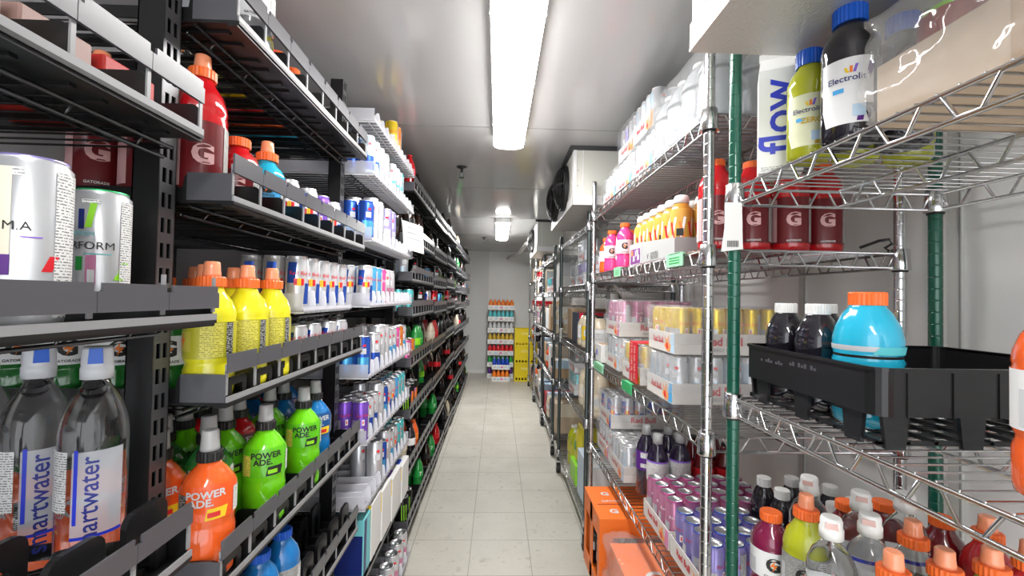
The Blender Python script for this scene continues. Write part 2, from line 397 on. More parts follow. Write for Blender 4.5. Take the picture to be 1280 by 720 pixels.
@cached
def small_water(lab='blue', seg=26):
    """clear ribbed bottle with a white flip cap"""
    R = .036; P = [(.027, 0), (.034, .004), (R, .012)]
    for k in range(9): P += [(R, .020 + k * .013), (R - .0018, .0265 + k * .013)]
    P += [(R, .142), (.034, .158), (.027, .175), (.017, .186), (.0140, .190), (.0135, .196)]
    b = MB(); b.lathe(P, M_water, seg)
    s = MB(); s.lathe([(R + .0007, .06), (R + .0007, .125)], colr('white', 0), seg, cap=False); s.patch(R + .0007, FR, .05, .119, .124, M_blue); s.patch(R + .0007, FR, .03, .085, .105, M_blue)
    c = MB(); c.lathe([(.0172, .196), (.0172, .210), (.0155, .213), (.0158, .222), (.0135, .227)], M_cap_w, 20)
    t = MB(); t.prism([(-.009, .214), (.009, .214), (.008, .222), (-.008, .222)], 'y', -.018, -.014, mat('cap_blush', (.75, .50, .46), .4))
    return ('water_bottle', 'bottle', [('bottle_body', b.mesh('bottle_body'), []), ('bottle_label', s.mesh('bottle_label'), []), ('flip_cap', c.mesh('flip_cap'), [('cap_tab', t.mesh('cap_tab'), [])])])
@cached
def electrolyte(col, seg=28, R=.034):
    """square-shouldered electrolyte bottle with a ribbed blue cap and white shield label"""
    k = R / .034; b = MB(); b.lathe([(.028 * k, 0), (R, .006), (R, .11 * k), (R * .97, .118 * k), (R, .126 * k), (R * .98, .136 * k), (.027 * k, .153 * k), (.0185 * k, .162 * k), (.018 * k, .166 * k)], LIQ[col], seg)
    s = MB(); q = R + .0007; w = colr('white', 0) if col != 'olive' else mat('sleeve_pale_yellow', (.72, .74, .50), .35)
    s.patch(q, FR - .1, .062 * k, .045 * k, .108 * k, w); s.patch(q, FR - .1, .05 * k, .02 * k, .046 * k, w, off=.0005, cut=-.008)
    s.patch(q, FR + .32, .008, .022 * k, .10 * k, colr('violet', 0) if col != 'olive' else colr('gold', 0), off=.0010, cut=.016)
    s.text('Electrolit', .0115 * k, colr('navy', 0), on_cyl(q, FR - .1, .080 * k, .0014), .01)
    for i, c in enumerate(('yellow', 'orange', 'purple')): s.patch(q, FR - .05 + i * .10, .0035, .087 * k, .094 * k + .002 * i, colr(c, 0), off=.0012, cut=.003 * (i - 1))
    s.patch(q, FR - .35, .014, .062 * k, .068 * k, colr('sky', 0), off=.0012); s.patch(q, FR + 1.3, .026 * k, .03 * k, .108 * k, M_nut_k if col != 'olive' else M_nut_y)
    if col == 'olive': s.text('ZERO', .012, colr('gold', 0), on_cyl(q, FR + .1, .063, .0014), .04)
    s.patch(q, FR + .3, .016, .028 * k, .044 * k, colr('lblue', 0), off=.0013)
    return ('electrolyte_bottle', 'bottle', [('bottle_body', b.mesh('bottle_body'), []), ('bottle_label', s.mesh('bottle_label'), []), flat_cap(.166 * k, M_cap_b, .0205 * k, .027 * k)])
@cached
def soda(col, lab, txt='', k=1.0, seg=16, cap='black'):
    """soft drink bottle with curved shoulder and band label"""
    R = .034 * k; h = .21 * k
    b = MB(); b.lathe([(.6 * R, 0), (.95 * R, .006), (R, .02), (.93 * R, .3 * h), (R, .42 * h), (R, .62 * h), (.88 * R, .74 * h), (.5 * R, .90 * h), (.38 * R, .96 * h)], LIQ[col], seg)
    s = MB(); s.lathe([(R + .0006, .42 * h), (R + .0006, .62 * h)], colr(lab, 0), seg, cap=False)
    if txt: s.text(txt, .034 * k, colr('white', 0), on_cyl(R + .0006, FR, .52 * h), .03)
    c = MB(); c.lathe([(.42 * R, .955 * h), (.42 * R, h), (.36 * R, h + .001)], {'black': M_cap_k, 'white': M_cap_w, 'orange': M_cap_o, 'red': colr('red', 0), 'green': colr('green', 0)}[cap], 14)
    return ('soda_bottle', 'bottle', [('bottle_body', b.mesh('bottle_body'), []), ('bottle_label', s.mesh('bottle_label'), []), ('cap', c.mesh('cap'), [])])
@cached
def squat(col, cap='white', seg=28, R=.036, h=.185):
    """dark sports drink bottle: bulbous shoulder over a ringed body, wide white cap"""
    b = MB(); b.lathe([(.8 * R, 0), (.97 * R, .006), (R, .02), (R, .40 * h), (.94 * R, .44 * h), (R, .48 * h), (.93 * R, .52 * h), (.98 * R, .56 * h), (.99 * R, .64 * h), (.90 * R, .74 * h), (.66 * R, .85 * h), (.52 * R, .885 * h), (.52 * R, .90 * h)], LIQ[col], seg)
    s = MB(); s.lathe([(R + .0006, .12 * h), (R + .0006, .38 * h)], colr('black', 0), seg, cap=False); s.patch(R + .0006, FR, .04, .16 * h, .34 * h, M_nut_k)
    if col == 'sky': s.lathe([(.945 * R, .50 * h), (.945 * R, .54 * h), (.985 * R, .565 * h), (.997 * R, .60 * h)], [colr('black', 0), colr('silver', 0), colr('silver', 0)], seg, cap=False); s.patch(R, FR + .4, .05, .545 * h, .60 * h, colr('teal', 0), off=.001, cut=.01)
    c = ribs(M_cap_w if cap == 'white' else M_cap_o, .0195 * R / .036, .90 * h, h, 26)
    return ('sports_drink_bottle', 'bottle', [('bottle_body', b.mesh('bottle_body'), []), ('bottle_label', s.mesh('bottle_label'), []), ('cap', c.mesh('cap'), [])])
@cached
def tea(lab, seg=24):
    """dark bottle with tapered shoulder, tall grey cap and wide paper label"""
    R = .037; b = MB(); b.lathe([(.03, 0), (R, .006), (R, .165), (.033, .185), (.018, .215), (.0155, .222)], LIQ['purple'], seg)
    s = MB(); s.lathe([(R + .0007, .095), (R + .0007, .165)], colr('violet', 0) if lab == 'purple' else M_nut_w, seg, cap=False)
    if lab == 'purple':
        s.patch(R + .0007, FR - .1, .036, .140, .160, M_nut_w); s.patch(R + .0007, FR - .1, .036, .105, .120, M_nut_w); s.patch(R + .0007, FR + .9, .014, .105, .16, colr('lilac', 0))
    else: s.lathe([(R + .0009, .160), (R + .0009, .166)], colr('purple', 0), seg, cap=False)
    c = MB(); c.lathe([(.0175, .222), (.0175, .236), (.016, .252), (.014, .254)], M_cap_g if lab != 'x' else M_cap_k, 20)
    return ('tea_bottle', 'bottle', [('bottle_body', b.mesh('bottle_body'), []), ('bottle_label', s.mesh('bottle_label'), []), ('cap', c.mesh('cap'), [])])
@cached
def coffee(seg=22):
    """squat coffee drink bottle, amber sleeve with swirls, domed white cap"""
    R = .0325; b = MB(); b.lathe([(.026, 0), (R, .005), (R, .132), (.030, .146), (.023, .158), (.0195, .164)], LIQ['amber'], seg)
    s = MB(); s.lathe([(R + .0006, .012), (R + .0006, .131), (.0306, .145)], mat('sleeve_caramel', (.62, .34, .06), .3), seg, cap=False)
    for k in range(9): s.patch(R + .0006, FR - 1.6 + k * .4, .0075, .02 + .012 * (k % 3), .118 - .014 * (k % 2), colr(('white', 'orange', 'cream', 'red')[k % 4], 0), off=.001, cut=.014 - .028 * (k % 2))
    s.patch(R + .0006, FR, .02, .062, .084, M_print, off=.0013)
    c = MB(); c.lathe([(.0225, .162), (.0225, .178), (.019, .186), (.013, .188)], M_cap_w, 20)
    return ('coffee_drink_bottle', 'bottle', [('bottle_body', b.mesh('bottle_body'), []), ('sleeve', s.mesh('sleeve'), []), ('cap', c.mesh('cap'), [])])
@cached
def jug(col='clear', seg=26, R=.066, h=.24, cap='white', lab=None):
    b = MB(); P = [(R * .8, 0), (R * .97, .006), (R, .02)]
    for k in range(4): P += [(R, .03 + k * .028), (R * .965, .044 + k * .028)]
    P += [(R, .60 * h), (R * .96, .68 * h), (R * .75, .82 * h), (R * .42, .93 * h), (R * .30, .95 * h)]
    b.lathe(P, M_milk if col == 'clear' else LIQ[col], seg)
    c = MB(); c.lathe([(.0195, .945 * h), (.0195, h - .003), (.017, h)], M_cap_w if cap == 'white' else colr(cap, 0), 18)
    parts = [('jug_body', b.mesh('jug_body'), []), ('cap', c.mesh('cap'), [])]
    if lab:
        s = MB(); s.patch(R + .001, FR, R * 1.8, .05, .13, colr(lab, 0)); s.patch(R + .001, FR, R * 1.1, .07, .11, M_nut_w, off=.001); parts.append(('jug_label', s.mesh('jug_label'), []))
    return ('drink_jug', 'jug', parts)

def film_mesh(x0, x1, y0, y1, z0, z1, amp=.005, seedv=0, cuts=6, m=None):
    """loose plastic film over a pack: a grid box with crumpled surface"""
    rnd = random.Random(seedv); b = bmesh.new()
    bmesh.ops.create_cube(b, size=1); bmesh.ops.subdivide_edges(b, edges=b.edges[:], cuts=cuts, use_grid_fill=True)
    bottom = [f for f in b.faces if f.calc_center_median().z < -.49]; bmesh.ops.delete(b, geom=bottom, context='FACES')
    for v in b.verts:
        lo = v.co.z < -.49
        p = Vector(((x0 + x1) / 2 + v.co.x * (x1 - x0), (y0 + y1) / 2 + v.co.y * (y1 - y0), (z0 + z1) / 2 + v.co.z * (z1 - z0)))
        n = Vector((round(v.co.x * 1.01 * 2 - .01) if abs(v.co.x) > .49 else 0, 0, 0))
        if not lo and cuts > 8:
            q = p * 9 + Vector((seedv, 0, 0)); k = lambda t, sc: amp * max(0, .35 + .9 * mnoise.noise(t * sc) + .5 * mnoise.noise(t * sc * 3.1) + .3 * mnoise.noise(t * sc * 7))
            p += Vector((k(q, 1) * (1 if v.co.x > .49 else -1 if v.co.x < -.49 else 0), k(q + Vector((5, 0, 0)), 1) * (1 if v.co.y > .49 else -1 if v.co.y < -.49 else 0), k(q, 1) if v.co.z > .49 else 0))
        elif not lo:
            p += Vector((rnd.uniform(0, amp) * (1 if v.co.x > .49 else -1 if v.co.x < -.49 else 0), rnd.uniform(0, amp) * (1 if v.co.y > .49 else -1 if v.co.y < -.49 else 0), rnd.uniform(0, amp) if v.co.z > .49 else 0))
        v.co = p
    me = bpy.data.meshes.new('shrink_film'); b.to_mesh(me); b.free()
    for f in me.polygons: f.use_smooth = True
    me.materials.append(m or M_film); return me
def can_pack(x0, y0, z0, nx, ny, style, label, r=.0265, h=.135, accent='lblue', film=True, words='Red Bull', lid='silver', group=None, tape=False, tray_h=.062, ground=None, seg=14):
    """open cardboard tray of cans, printed on the near and the aisle face, film wrapped"""
    d = 2 * r + .0006; W = nx * d + .006; D = ny * d + .006
    root = empty('can_pack', (x0, y0, z0), label, 'pack of cans', group)
    g = ground or colr('pale_tray', (.66, .63, .60)); t = MB()
    w = .002
    t.box(0, W, 0, D, 0, w, g); t.box(0, W, 0, w, w, tray_h, g); t.box(0, W, D - w, D, w, tray_h, g); t.box(0, w, w, D - w, w, tray_h, g); t.box(W - w, W, w, D - w, w, tray_h, g)
    e = .0006
    if words:
        t.text(words, .034, M_red, on_my(-e, W * .45, tray_h * .62), .03); t.text('ENERGY DRINK', .013, M_grey, on_my(-e, W * .45, tray_h * .22), .01)
        fn = on_mx(-e, D * .60, tray_h * .55); t.text(words, .026, M_red, fn, .03)
    # accent block and a flame-like orange mark on the aisle face
    q = on_mx(-e, 0, 0)
    t.add([(-e, y, z) for y, z in ((.003, .003), (D * .16, .003), (D * .11, tray_h - .003), (.003, tray_h - .003))], [(3, 2, 1, 0)], colr(accent, 0))
    t.add([(-e * 2, D * a, tray_h * c) for a, c in ((.14, .10), (.25, .06), (.36, .3), (.30, .5), (.36, .8), (.26, .62), (.20, .9), (.19, .5), (.12, .4))], [(8, 7, 6, 5, 4, 3, 2, 1, 0)], mat('flame_print', (.88, .36, .12), .5))
    t.add([(-e * 3, D * a, tray_h * c) for a, c in ((.20, .2), (.27, .18), (.29, .4), (.24, .5))], [(3, 2, 1, 0)], colr('red', 0))
    t.build('tray', root)
    it = can(style, r, h, seg, lid)
    for i in range(nx):
        for j in range(ny):
            for p in it[2]:
                if p[0] == 'can_body':
                    cb = bpy.data.objects.new('can', p[1]); COL.objects.link(cb); cb.parent = root
                    cb.location = (.003 + r + i * d, .003 + r + j * d, w); cb.rotation_euler = (0, 0, random.uniform(-.9, .9))
                else:
                    o = bpy.data.objects.new(p[0], p[1]); COL.objects.link(o); o.parent = cb
    if film:
        o = bpy.data.objects.new('shrink_film', film_mesh(-.003, W + .003, -.003, D + .003, .03, h + .006, seedv=int(x0 * 1000 + y0 * 77))); COL.objects.link(o); o.parent = root
    if tape:
        b = MB(); y1, y2 = .004, D * .42
        b.box(-.011, -.0085, y1, y2, .004, h + .014, M_red); b.box(-.011, W * .5, y1, y2, h + .014, h + .016, M_red)
        for k, tx in enumerate(('355 mL', '12 FL OZ')):
            for zz in (.11, .045): b.text(tx, .020, colr('cream', 0), (lambda a, c: (lambda u, v: (-.0118, c - v, a - u)))(zz, y1 + .028 + k * .034), .02)
        b.build('tape_band', root, 'red printed band')
    return root

# ------------------------------------------------------------------ the room
XW0, XW1, YB, YF, ZC = -1.16, 1.02, -1.4, 7.70, 2.125
b = MB(); b.box(XW0, XW1, YB, YF, -.05, 0, mf); struct(b.build('floor'))
b = MB(); b.box(XW0, XW1, YB, YF, ZC, ZC + .05, mc); struct(b.build('ceiling'))
b = MB(); b.box(XW1, XW1 + .05, YB, YF, 0, ZC, mw); struct(b.build('wall_right'))
b = MB(); b.box(XW0, XW1, YF, YF + .05, 0, ZC, mw); struct(b.build('wall_far'))
b = MB(); b.box(XW0 - .05, XW0, YB, YF, 0, ZC, mat('door_wall', (.38, .38, .39), .3)); struct(b.build('wall_left'))
b = MB(); b.box(-.60, XW1, YF - .012, YF, 0, .07, M_white); struct(b.build('baseboard_far'))
b = MB(); b.box(-.60, -.16, YF - .02, YF, .07, ZC - .002, mat('end_panel', (.74, .74, .72), .4)); struct(b.build('trim_1'))
for i, y in enumerate((2.05, 3.21, 4.42, 5.62, 6.80)):
    b = MB(); b.box(XW0, XW1, y, y + .004, ZC - .0015, ZC, M_seam); struct(b.build('trim_%d' % (i + 2)))
for i, y in enumerate((.93, 1.42, 2.64)):
    b = MB(); b.box(XW1 - .006, XW1, y, y + .030, 0, ZC - .002, mat('wall_joint', (.56, .56, .53), .45)); b.box(XW1 - .007, XW1 - .005, y + .002, y + .005, 0, ZC - .002, M_seam); struct(b.build('trim_%d' % (i + 7)))
for k in range(11):                                             # door mullions of the display doors behind the left shelves
    y = -.085 + .762 * k
    b = MB(); b.box(XW0, XW0 + .03, y - .045, y + .045, 0, ZC - .002, mat('mullion_metal', (.34, .34, .35), .35, .6)); struct(b.build('trim_%d' % (k + 10)))

# ceiling lamps
def lamp(y0, y1, label, ml=M_light):
    r = empty('ceiling_light', (.04, (y0 + y1) / 2, ZC), label, 'light'); h = (y1 - y0) / 2
    a = MB(); a.box(-.073, .073, -h, h, -.050, 0, M_white); a.build('housing', r)
    l = MB(); n = 12; poly = []
    for i in range(n + 1):
        t = PI * i / n; poly.append((-.0725 * math.cos(t), -.0505 - .022 * math.sin(t) ** .6))
    l.prism(poly, 'y', -h, h, ml); l.build('lens', r)
    for s in (-1, 1):
        for k in (-.6, 0, .6):
            c = MB(); c.box(s * .0735 - .003, s * .0735 + .003, k * h - .012, k * h + .012, -.058, -.040, M_silver); c.build('clip', r)
lamp(.90, 2.14, 'long bright ceiling light over the near end of the aisle')
lamp(4.40, 5.64, 'small looking bright ceiling light over the far end of the aisle', mat('far_lamp_lens', (.9, .9, .9), .3, emis=(1, .99, .97), es=38))
lamp(-1.35, -.30, 'added unseen ceiling light over the aisle behind the camera position')  # unseen fixture, added to light the near end from behind
def sprinkler(x, y, label):
    r = empty('sprinkler', (x, y, ZC), label, 'sprinkler')
    a = MB(); a.lathe([(.010, -.012), (.030, -.006), (.034, 0)], mat('sprinkler_metal', (.06, .06, .06), .35, .6), 18); a.build('escutcheon', r)
    a = MB(); a.lathe([(.008, -.035), (.008, -.012)], MATS['sprinkler_metal'], 10); a.tube([(-.007, 0, -.034), (-.013, 0, -.048), (-.002, 0, -.066)], .0025, M_silver); a.tube([(.007, 0, -.034), (.013, 0, -.048), (.002, 0, -.066)], .0025, M_silver); a.build('frame', r)
    a = MB(); a.lathe([(.016, -.070), (.016, -.067), (.004, -.065)], mat('sprinkler_metal', (0, 0, 0)), 14); a.build('deflector', r)
sprinkler(-.235, 2.70, 'dark sprinkler head on the ceiling left of the near light')
sprinkler(-.197, 5.90, 'small pale sprinkler head on the ceiling left of the far light')

# evaporator coolers on the right, hung from the ceiling
def fan(root, x, y, z, R):
    g = MB()
    for i in range(12):
        q = R * (i + 1) / 12.5; d = .055 * math.sqrt(max(0, 1 - (q / R) ** 2.2)) + .012
        g.tube([(x - d, y + q * math.cos(2 * PI * k / 28), z + q * math.sin(2 * PI * k / 28)) for k in range(28)], .0022, M_black, 4, True)
    for k in range(10):
        a = 2 * PI * k / 10
        g.tube([(x - (.055 * math.sqrt(max(0, 1 - (t / 5) ** 2.2)) + .012), y + R * t / 5 * math.cos(a), z + R * t / 5 * math.sin(a)) for t in range(6)], .0025, M_black, 4)
    vs = []; n = 28
    for xx in (x, x - .022):
        for k in range(n): vs.append((xx, y + R * 1.02 * math.cos(2 * PI * k / n), z + R * 1.02 * math.sin(2 * PI * k / n)))
    g.add(vs, [(k, (k + 1) % n, n + (k + 1) % n, n + k) for k in range(n)], M_black, True)
    og = g.build('fan_guard', root)
    bl = MB()
    for k in range(5):
        a = 2 * PI * k / 5; a2 = a + .8
        bl.add([(x - .008, y, z), (x - .004, y + R * .85 * math.cos(a), z + R * .85 * math.sin(a)), (x - .028, y + R * .85 * math.cos(a2), z + R * .85 * math.sin(a2)), (x - .024, y + .01, z)], [(0, 1, 2, 3)], M_black)
    bl.build('fan_blades', og)
def evaporator(y0, y1, x0, x1, zb, fans, label, cut=False):
    r = empty('evaporator_cooler', (0, 0, 0), label, 'cooler'); T = ZC - .012
    a = MB(); a.box(x0, x1, y0, y1, zb + .02, T, M_cool)
    a.box(x0 - .003, x0, y0, y0 + .05, zb + .02, T, M_white); a.box(x0 - .003, x0, y1 - .05, y1, zb + .02, T, M_white); a.box(x0 - .003, x0 + .012, y0 - .003, y0, zb + .02, T, M_white); a.box(x0 + .045, x0 + .049, y0 - .002, y0, zb + .02, T, M_white)
    a.build('housing', r)
    p = MB(); p.box(x0 - .006, x1 + .006, y0 - .006, y1 + .006, zb, zb + .004, stucco)
    for q in ((x0 - .006, x0 - .003, y0 - .006, y1 + .006), (x1 + .003, x1 + .006, y0 - .006, y1 + .006), (x0 - .006, x1 + .006, y0 - .006, y0 - .003), (x0 - .006, x1 + .006, y1 + .003, y1 + .006)): p.box(*q, zb + .004, zb + .05, M_white)
    p.build('drain_pan', r)
    h = MB(); h.box(x0 - .02, x1 + .02, y0 - .004, y0 + .012, T - .012, ZC, M_dark); h.box(x0 - .02, x0, y0, y1, T - .008, ZC, M_dark); h.build('hanger_rail', r)
    for z in (zb + .10, zb + .18, zb + .26):
        sc = MB(); sc.lathe([(.004, z - .002), (.004, z + .002)], M_silver, 8, x0 + .02, y0 - .002); sc.build('screw', r)
    for y in fans: fan(r, x0 - .004, y, (zb + T) / 2 + .0, .128)
evaporator(-.50, .79, .352, .73, 1.790, (), 'white evaporator cooler housing above the nearest right rack, seen from below')
evaporator(2.264, 3.16, .385, .69, 1.815, (2.53, 2.90), 'cream evaporator cooler with two black fans above the middle of the right racks')
evaporator(4.46, 5.30, .392, .66, 1.80, (4.88,), 'small far evaporator cooler with one fan near the far wall')
b = MB(); b.tube([(.36, 5.6, 2.02), (.31, 6.5, 1.99), (.17, 7.60, 2.00), (.17, 7.69, 2.00)], .028, M_white, 10); tag(b.build('drain_pipe'), 'white insulated pipe running from the far cooler to the far wall', 'pipe')

# ------------------------------------------------------------------ left gravity shelving
PX = -.52
def upright(root, x, y):
    b = MB(); H = 2.035; p = .039
    b.box(x - .040, x, y, y + .002, 0, H, M_bmetal); b.box(x - .040, x - .038, y, y + .036, 0, H, M_bmetal); b.box(x - .040, x, y + .034, y + .036, 0, H, M_bmetal)
    for a, c in ((.002, .007), (.0155, .0205), (.029, .034)): b.box(x - .002, x, y + a, y + c, 0, H, mat('upright_face', (.10, .10, .105), .35, .4))
    k = 0
    while k * p + .016 < H:
        for a, c in ((.007, .0155), (.0205, .029)): b.box(x - .002, x, y + a, y + c, k * p, k * p + .016, MATS['upright_face'])
        k += 1
    b.build('upright', root)
def wire_deck(root, y0, y1, z, x0=-.50, x1=-1.09, pitch=.024, m=None):
    m = m or M_bwire; b = MB(); n = int((y1 - y0) / pitch)
    for i in range(n + 1): b.tube([(x0, y0 + i * (y1 - y0) / n, z), (x1, y0 + i * (y1 - y0) / n, z)], .0017, m, 4)
    for x, zz in ((x0, z), (x0 - .012, z - .014), (x0 - .28, z - .003), (x1, z)): b.tube([(x, y0, zz), (x, y1, zz)], .0032, m, 6)
    for k in range(7):
        y = y0 + (k + .5) * (y1 - y0) / 7; b.tube([(x0, y, z), (x0 - .012, y, z - .014)], .002, m, 4)
    b.build('wire_shelf', root)
BAYS = 'ABCDEFGHI'; BY = {c: -.077 + .762 * i for i, c in enumerate(BAYS)}
BN = {'A': 'nearest left bay', 'B': 'second left bay', 'C': 'third left bay', 'D': 'fourth left bay', 'E': 'fifth left bay', 'F': 'sixth left bay', 'G': 'seventh left bay', 'H': 'eighth left bay', 'I': 'ninth left bay'}
FARZ = [1.86, 1.60, 1.40, 1.22, .96, .70, .42, .14]
LV = {'A': [1.553, 1.284, .945, .62, .30], 'B': [1.77, 1.473, 1.146, .847, .577, .30, .08], 'C': [1.915, 1.735, 1.512, 1.29, 1.05, .83, .612, .30, .065]}
for c in 'DEFGHI': LV[c] = [z - (.03 if c in 'GHI' else 0) - (.012 if c in 'EH' else 0) for z in FARZ]
SHN = lambda i: 'top shelf' if i == 0 else ORD[i] + ' shelf'
for c in BAYS:
    y0 = BY[c]; r = empty('shelving_bay', (0, 0, 0), 'black slotted steel shelving, %s counted from the camera' % BN[c], 'shelving')
    if c == 'A': upright(r, PX, y0)
    upright(r, PX, y0 + .762)
    bk = MB(); bk.box(-1.10, -1.06, y0 + .762, y0 + .798, 0, 2.035, M_bmetal); bk.build('rear_upright', r)
    pl = MB(); pl.box(-.53, -.505, y0 + .040, y0 + .758, 0, .052, mat('plinth_steel', (.30, .30, .30), .35, .6)); pl.build('plinth', r)
    for z in LV[c]: wire_deck(r, y0 + .040, y0 + .758, z - .006, pitch=.024 if c in 'AB' else .03 if c == 'C' else .05)

TRAYX = -.432
def tray_meshes(n, pitch, sz=0):
    """black lane tray: base with front rail, one divider per lane edge, notched price strip; origin at its front near corner"""
    D = .60; W = n * pitch; k = ('tray', n, pitch, sz)
    if k in CACHE: return CACHE[k]
    b = MB(); b.box(-.135, 0, 0, W, 0, .005, M_black); b.box(-.003, 0, 0, W, .005, .014, M_rail); b.box(-.020, -.003, 0, W, -.004, 0, M_black)
    b.box(-.075, -.004, -.0005, .0015, .005, .05, M_strip)
    for i in range(n):                                          # ribs under the lanes
        for q in (.3, .7): b.box(-D, -.03, (i + q) * pitch - .004, (i + q) * pitch + .004, -.004, .005, M_black)
    b.box(-.135, -.130, 0, W, -.006, 0, M_black); b.box(-D, -D + .01, 0, W, -.004, .005, M_black)
    d = MB(); pts = [(-.004, .016), (-.004, .070)]
    pts = [(-.006, .005), (-.006, .038)] + [(-.016 + .010 * math.cos(t * PI / 8), .038 + .012 * math.sin(t * PI / 8)) for t in range(1, 5)] + [(-.070, .050)] + [(-.070 - .012 * math.sin(t * PI / 8), .038 + .012 * math.cos(t * PI / 8)) for t in range(1, 5)] + [(-.084, .026), (-D + .01, .022), (-D + .01, .005)]
    d.prism(pts, 'y', -.0016, .0016, M_black); d.box(-.006, -.0035, -.0028, .0028, .016, .066, M_rail)
    s = MB()
    for i in range(n):
        a, e = i * pitch + (.0 if i == 0 else .007), (i + 1) * pitch - .004
        s.box(-.003 + sz * .1, sz * .1, i * pitch + .0005, (i + 1) * pitch - .0005, .052 - sz, .074 - sz, M_strip); s.box(-.003 + sz * .1, sz * .1, a, e, .074 - sz, .083 - sz, M_strip)
    s.box(-.0045 + sz * .1, -.003 + sz * .1, 0, W, .052 - sz, .056 - sz, M_strip)
    f = MB(); w = pitch * .62; ww = .004; q = pitch / 2           # small front stop of a lane
    pl = [(q - w / 2, .005), (q - w / 2, .034), (q - w / 2 + .006, .042), (q + w / 2 - .006, .042), (q + w / 2, .034), (q + w / 2, .005), (q + w / 2 - .012, .005), (q + w / 2 - .012, .028), (q - w / 2 + .012, .028), (q - w / 2 + .012, .005)]
    f.prism(pl, 'x', -.0125, -.010, M_black)
    g = MB(); w = pitch * .70; hh = .100; c = .016
    arc = lambda cx, cz, a0: [(cx + c * math.cos(a0 + t * PI / 8), cz + c * math.sin(a0 + t * PI / 8)) for t in range(5)]
    g.prism([(-w / 2, .006)] + arc(-w / 2 + c, hh - c, PI / 2)[::-1] + arc(w / 2 - c, hh - c, 0)[::-1] + [(w / 2, .006), (w * .22, .006), (w * .22, hh * .60), (w * .15, hh * .68), (-w * .15, hh * .68), (-w * .22, hh * .60), (-w * .22, .006)], 'x', -.004, .004, M_black)
    g.box(-.06, -.004, -w * .12, w * .12, .006, .012, M_black)
    CACHE[k] = (b.mesh('base'), d.mesh('divider'), s.mesh('price_strip'), f.mesh('lane_stop'), g.mesh('pusher'))
    return CACHE[k]
def lane_tray(y0, z, n, pitch, label, x=TRAYX, stops=False, group=None, empty_lanes=(), sz=0):
    base, div, strip, stop, push = tray_meshes(n, pitch, sz)
    r = empty('lane_tray', (x, y0, z), label, 'shelf tray', group)
    for nm, me in (('base', base), ('price_strip', strip)):
        o = bpy.data.objects.new(nm, me); COL.objects.link(o); o.parent = r
    for i in range(n + 1):
        o = bpy.data.objects.new('divider', div); COL.objects.link(o); o.parent = r; o.location = (0, min(max(i * pitch, .004), n * pitch - .002), 0)
        if stops and i < n:
            o = bpy.data.objects.new('lane_stop', stop); COL.objects.link(o); o.parent = r; o.location = (0, i * pitch, 0)
    for i in empty_lanes:
        for xx in ((-.030, -.118) if (i != 6 or n != 7) else (-.030,)):
            o = bpy.data.objects.new('pusher', push); COL.objects.link(o); o.parent = r; o.location = (xx, (i + .5) * pitch, 0)
    return r
def clear_tray(y0, y1, z, label, pitch=.0605, x=-.425, depth=.42):
    """clear plastic lane tray on a white grid, comb of fins along its front"""
    r = empty('clear_lane_tray', (x, y0, z), label, 'shelf tray'); W = y1 - y0; n = int(W / pitch)
    b = MB(); b.box(-depth, 0, 0, W, 0, .003, mat('frosted_base', (.30, .30, .325), .25))
    i = 0
    while i * .030 < W: b.box(-depth, 0, i * .030, i * .030 + .0022, -.004, 0, M_mesh); i += 1
    for q in (.02, .10, .18, .30): b.box(-q - .003, -q, 0, W, -.006, -.003, M_mesh)
    b.build('base', r)
    f = MB(); f.box(-.003, 0, 0, W, .003, .012, M_acryl); f.box(-depth, -.003, 0, .002, .003, .045, M_acryl); f.box(-depth, -.003, W - .002, W, .003, .045, M_acryl); f.build('front_lip', r)
    d = MB()
    d.prism([(-.001, .003), (-.001, .030), (-.005, .052), (-.011, .054), (-.03, .034), (-depth + .01, .024), (-depth + .01, .003)], 'y', -.002, .002, mat('fin_acrylic', (.86, .86, .92), .12, alpha=.82))
    dm = d.mesh('fin')
    for i in range(1, n):
        o = bpy.data.objects.new('fin', dm); COL.objects.link(o); o.parent = r; o.location = (0, i * W / n, 0)
    return r, n, W / n

ROWN = ['front row', 'second row', 'third row', 'fourth row', 'fifth row']
def lanes(c, li, y0, pitch, spec, z, x=TRAYX, shelf=None, jit=.0, face=.55):
    """spec: per lane None or (item, radius, description, rows, setback)"""
    for i, sp in enumerate(spec):
        if not sp: continue
        it, r, desc, rows, back = sp
        for k in range(rows):
            lab = '%s, %s lane, %s, %s, %s' % (desc, ORD[i], ROWN[k], shelf or SHN(li), BN[c])
            place(it, x - .016 - back - r - k * (2 * r + .0025), y0 + (i + .5) * pitch, z + .0052, face + random.uniform(-.12, .12) + .15 * k, lab)
# --- bay A (nearest)
yA = BY['A'] + .046
z = LV['A'][0]; lane_tray(yA, z, 7, .098, 'black lane tray of pale boxes on top shelf of nearest left bay', x=-.435)
A1 = [(3, 'rose', (.40, .25, .22), 'rose'), (4, 'tan', (.36, .26, .21), 'tan'), (5, 'rose', (.40, .25, .22), 'dusty rose'), (6, 'red', (.50, .02, .015), 'bright red')]
z = LV['A'][1]; lane_tray(yA + .0, z, 7, .0985, 'black lane tray of tall white cans on second shelf of nearest left bay', x=-.410, sz=.030)
wf, wg = can('whitefit', .0302, .168, 36, 'lilac'), can('whiteform', .0302, .168, 36, 'green')
for k in range(4):
    place(wf, -.466 - .063 * k, .452, z + .0052, .78 + .2 * k, 'tall white can with purple rim on second shelf of nearest left bay, %s' % ROWN[k])
    place(wg, -.522 - .063 * k, .594, z + .0052, .72 + .2 * k, 'tall white can with green rim on second shelf of nearest left bay, %s' % ROWN[k])
z = LV['A'][2]; lane_tray(yA, z, 7, .098, 'black lane tray of clear water bottles on third shelf of nearest left bay', x=-.432, empty_lanes=(3, 4, 5, 6))
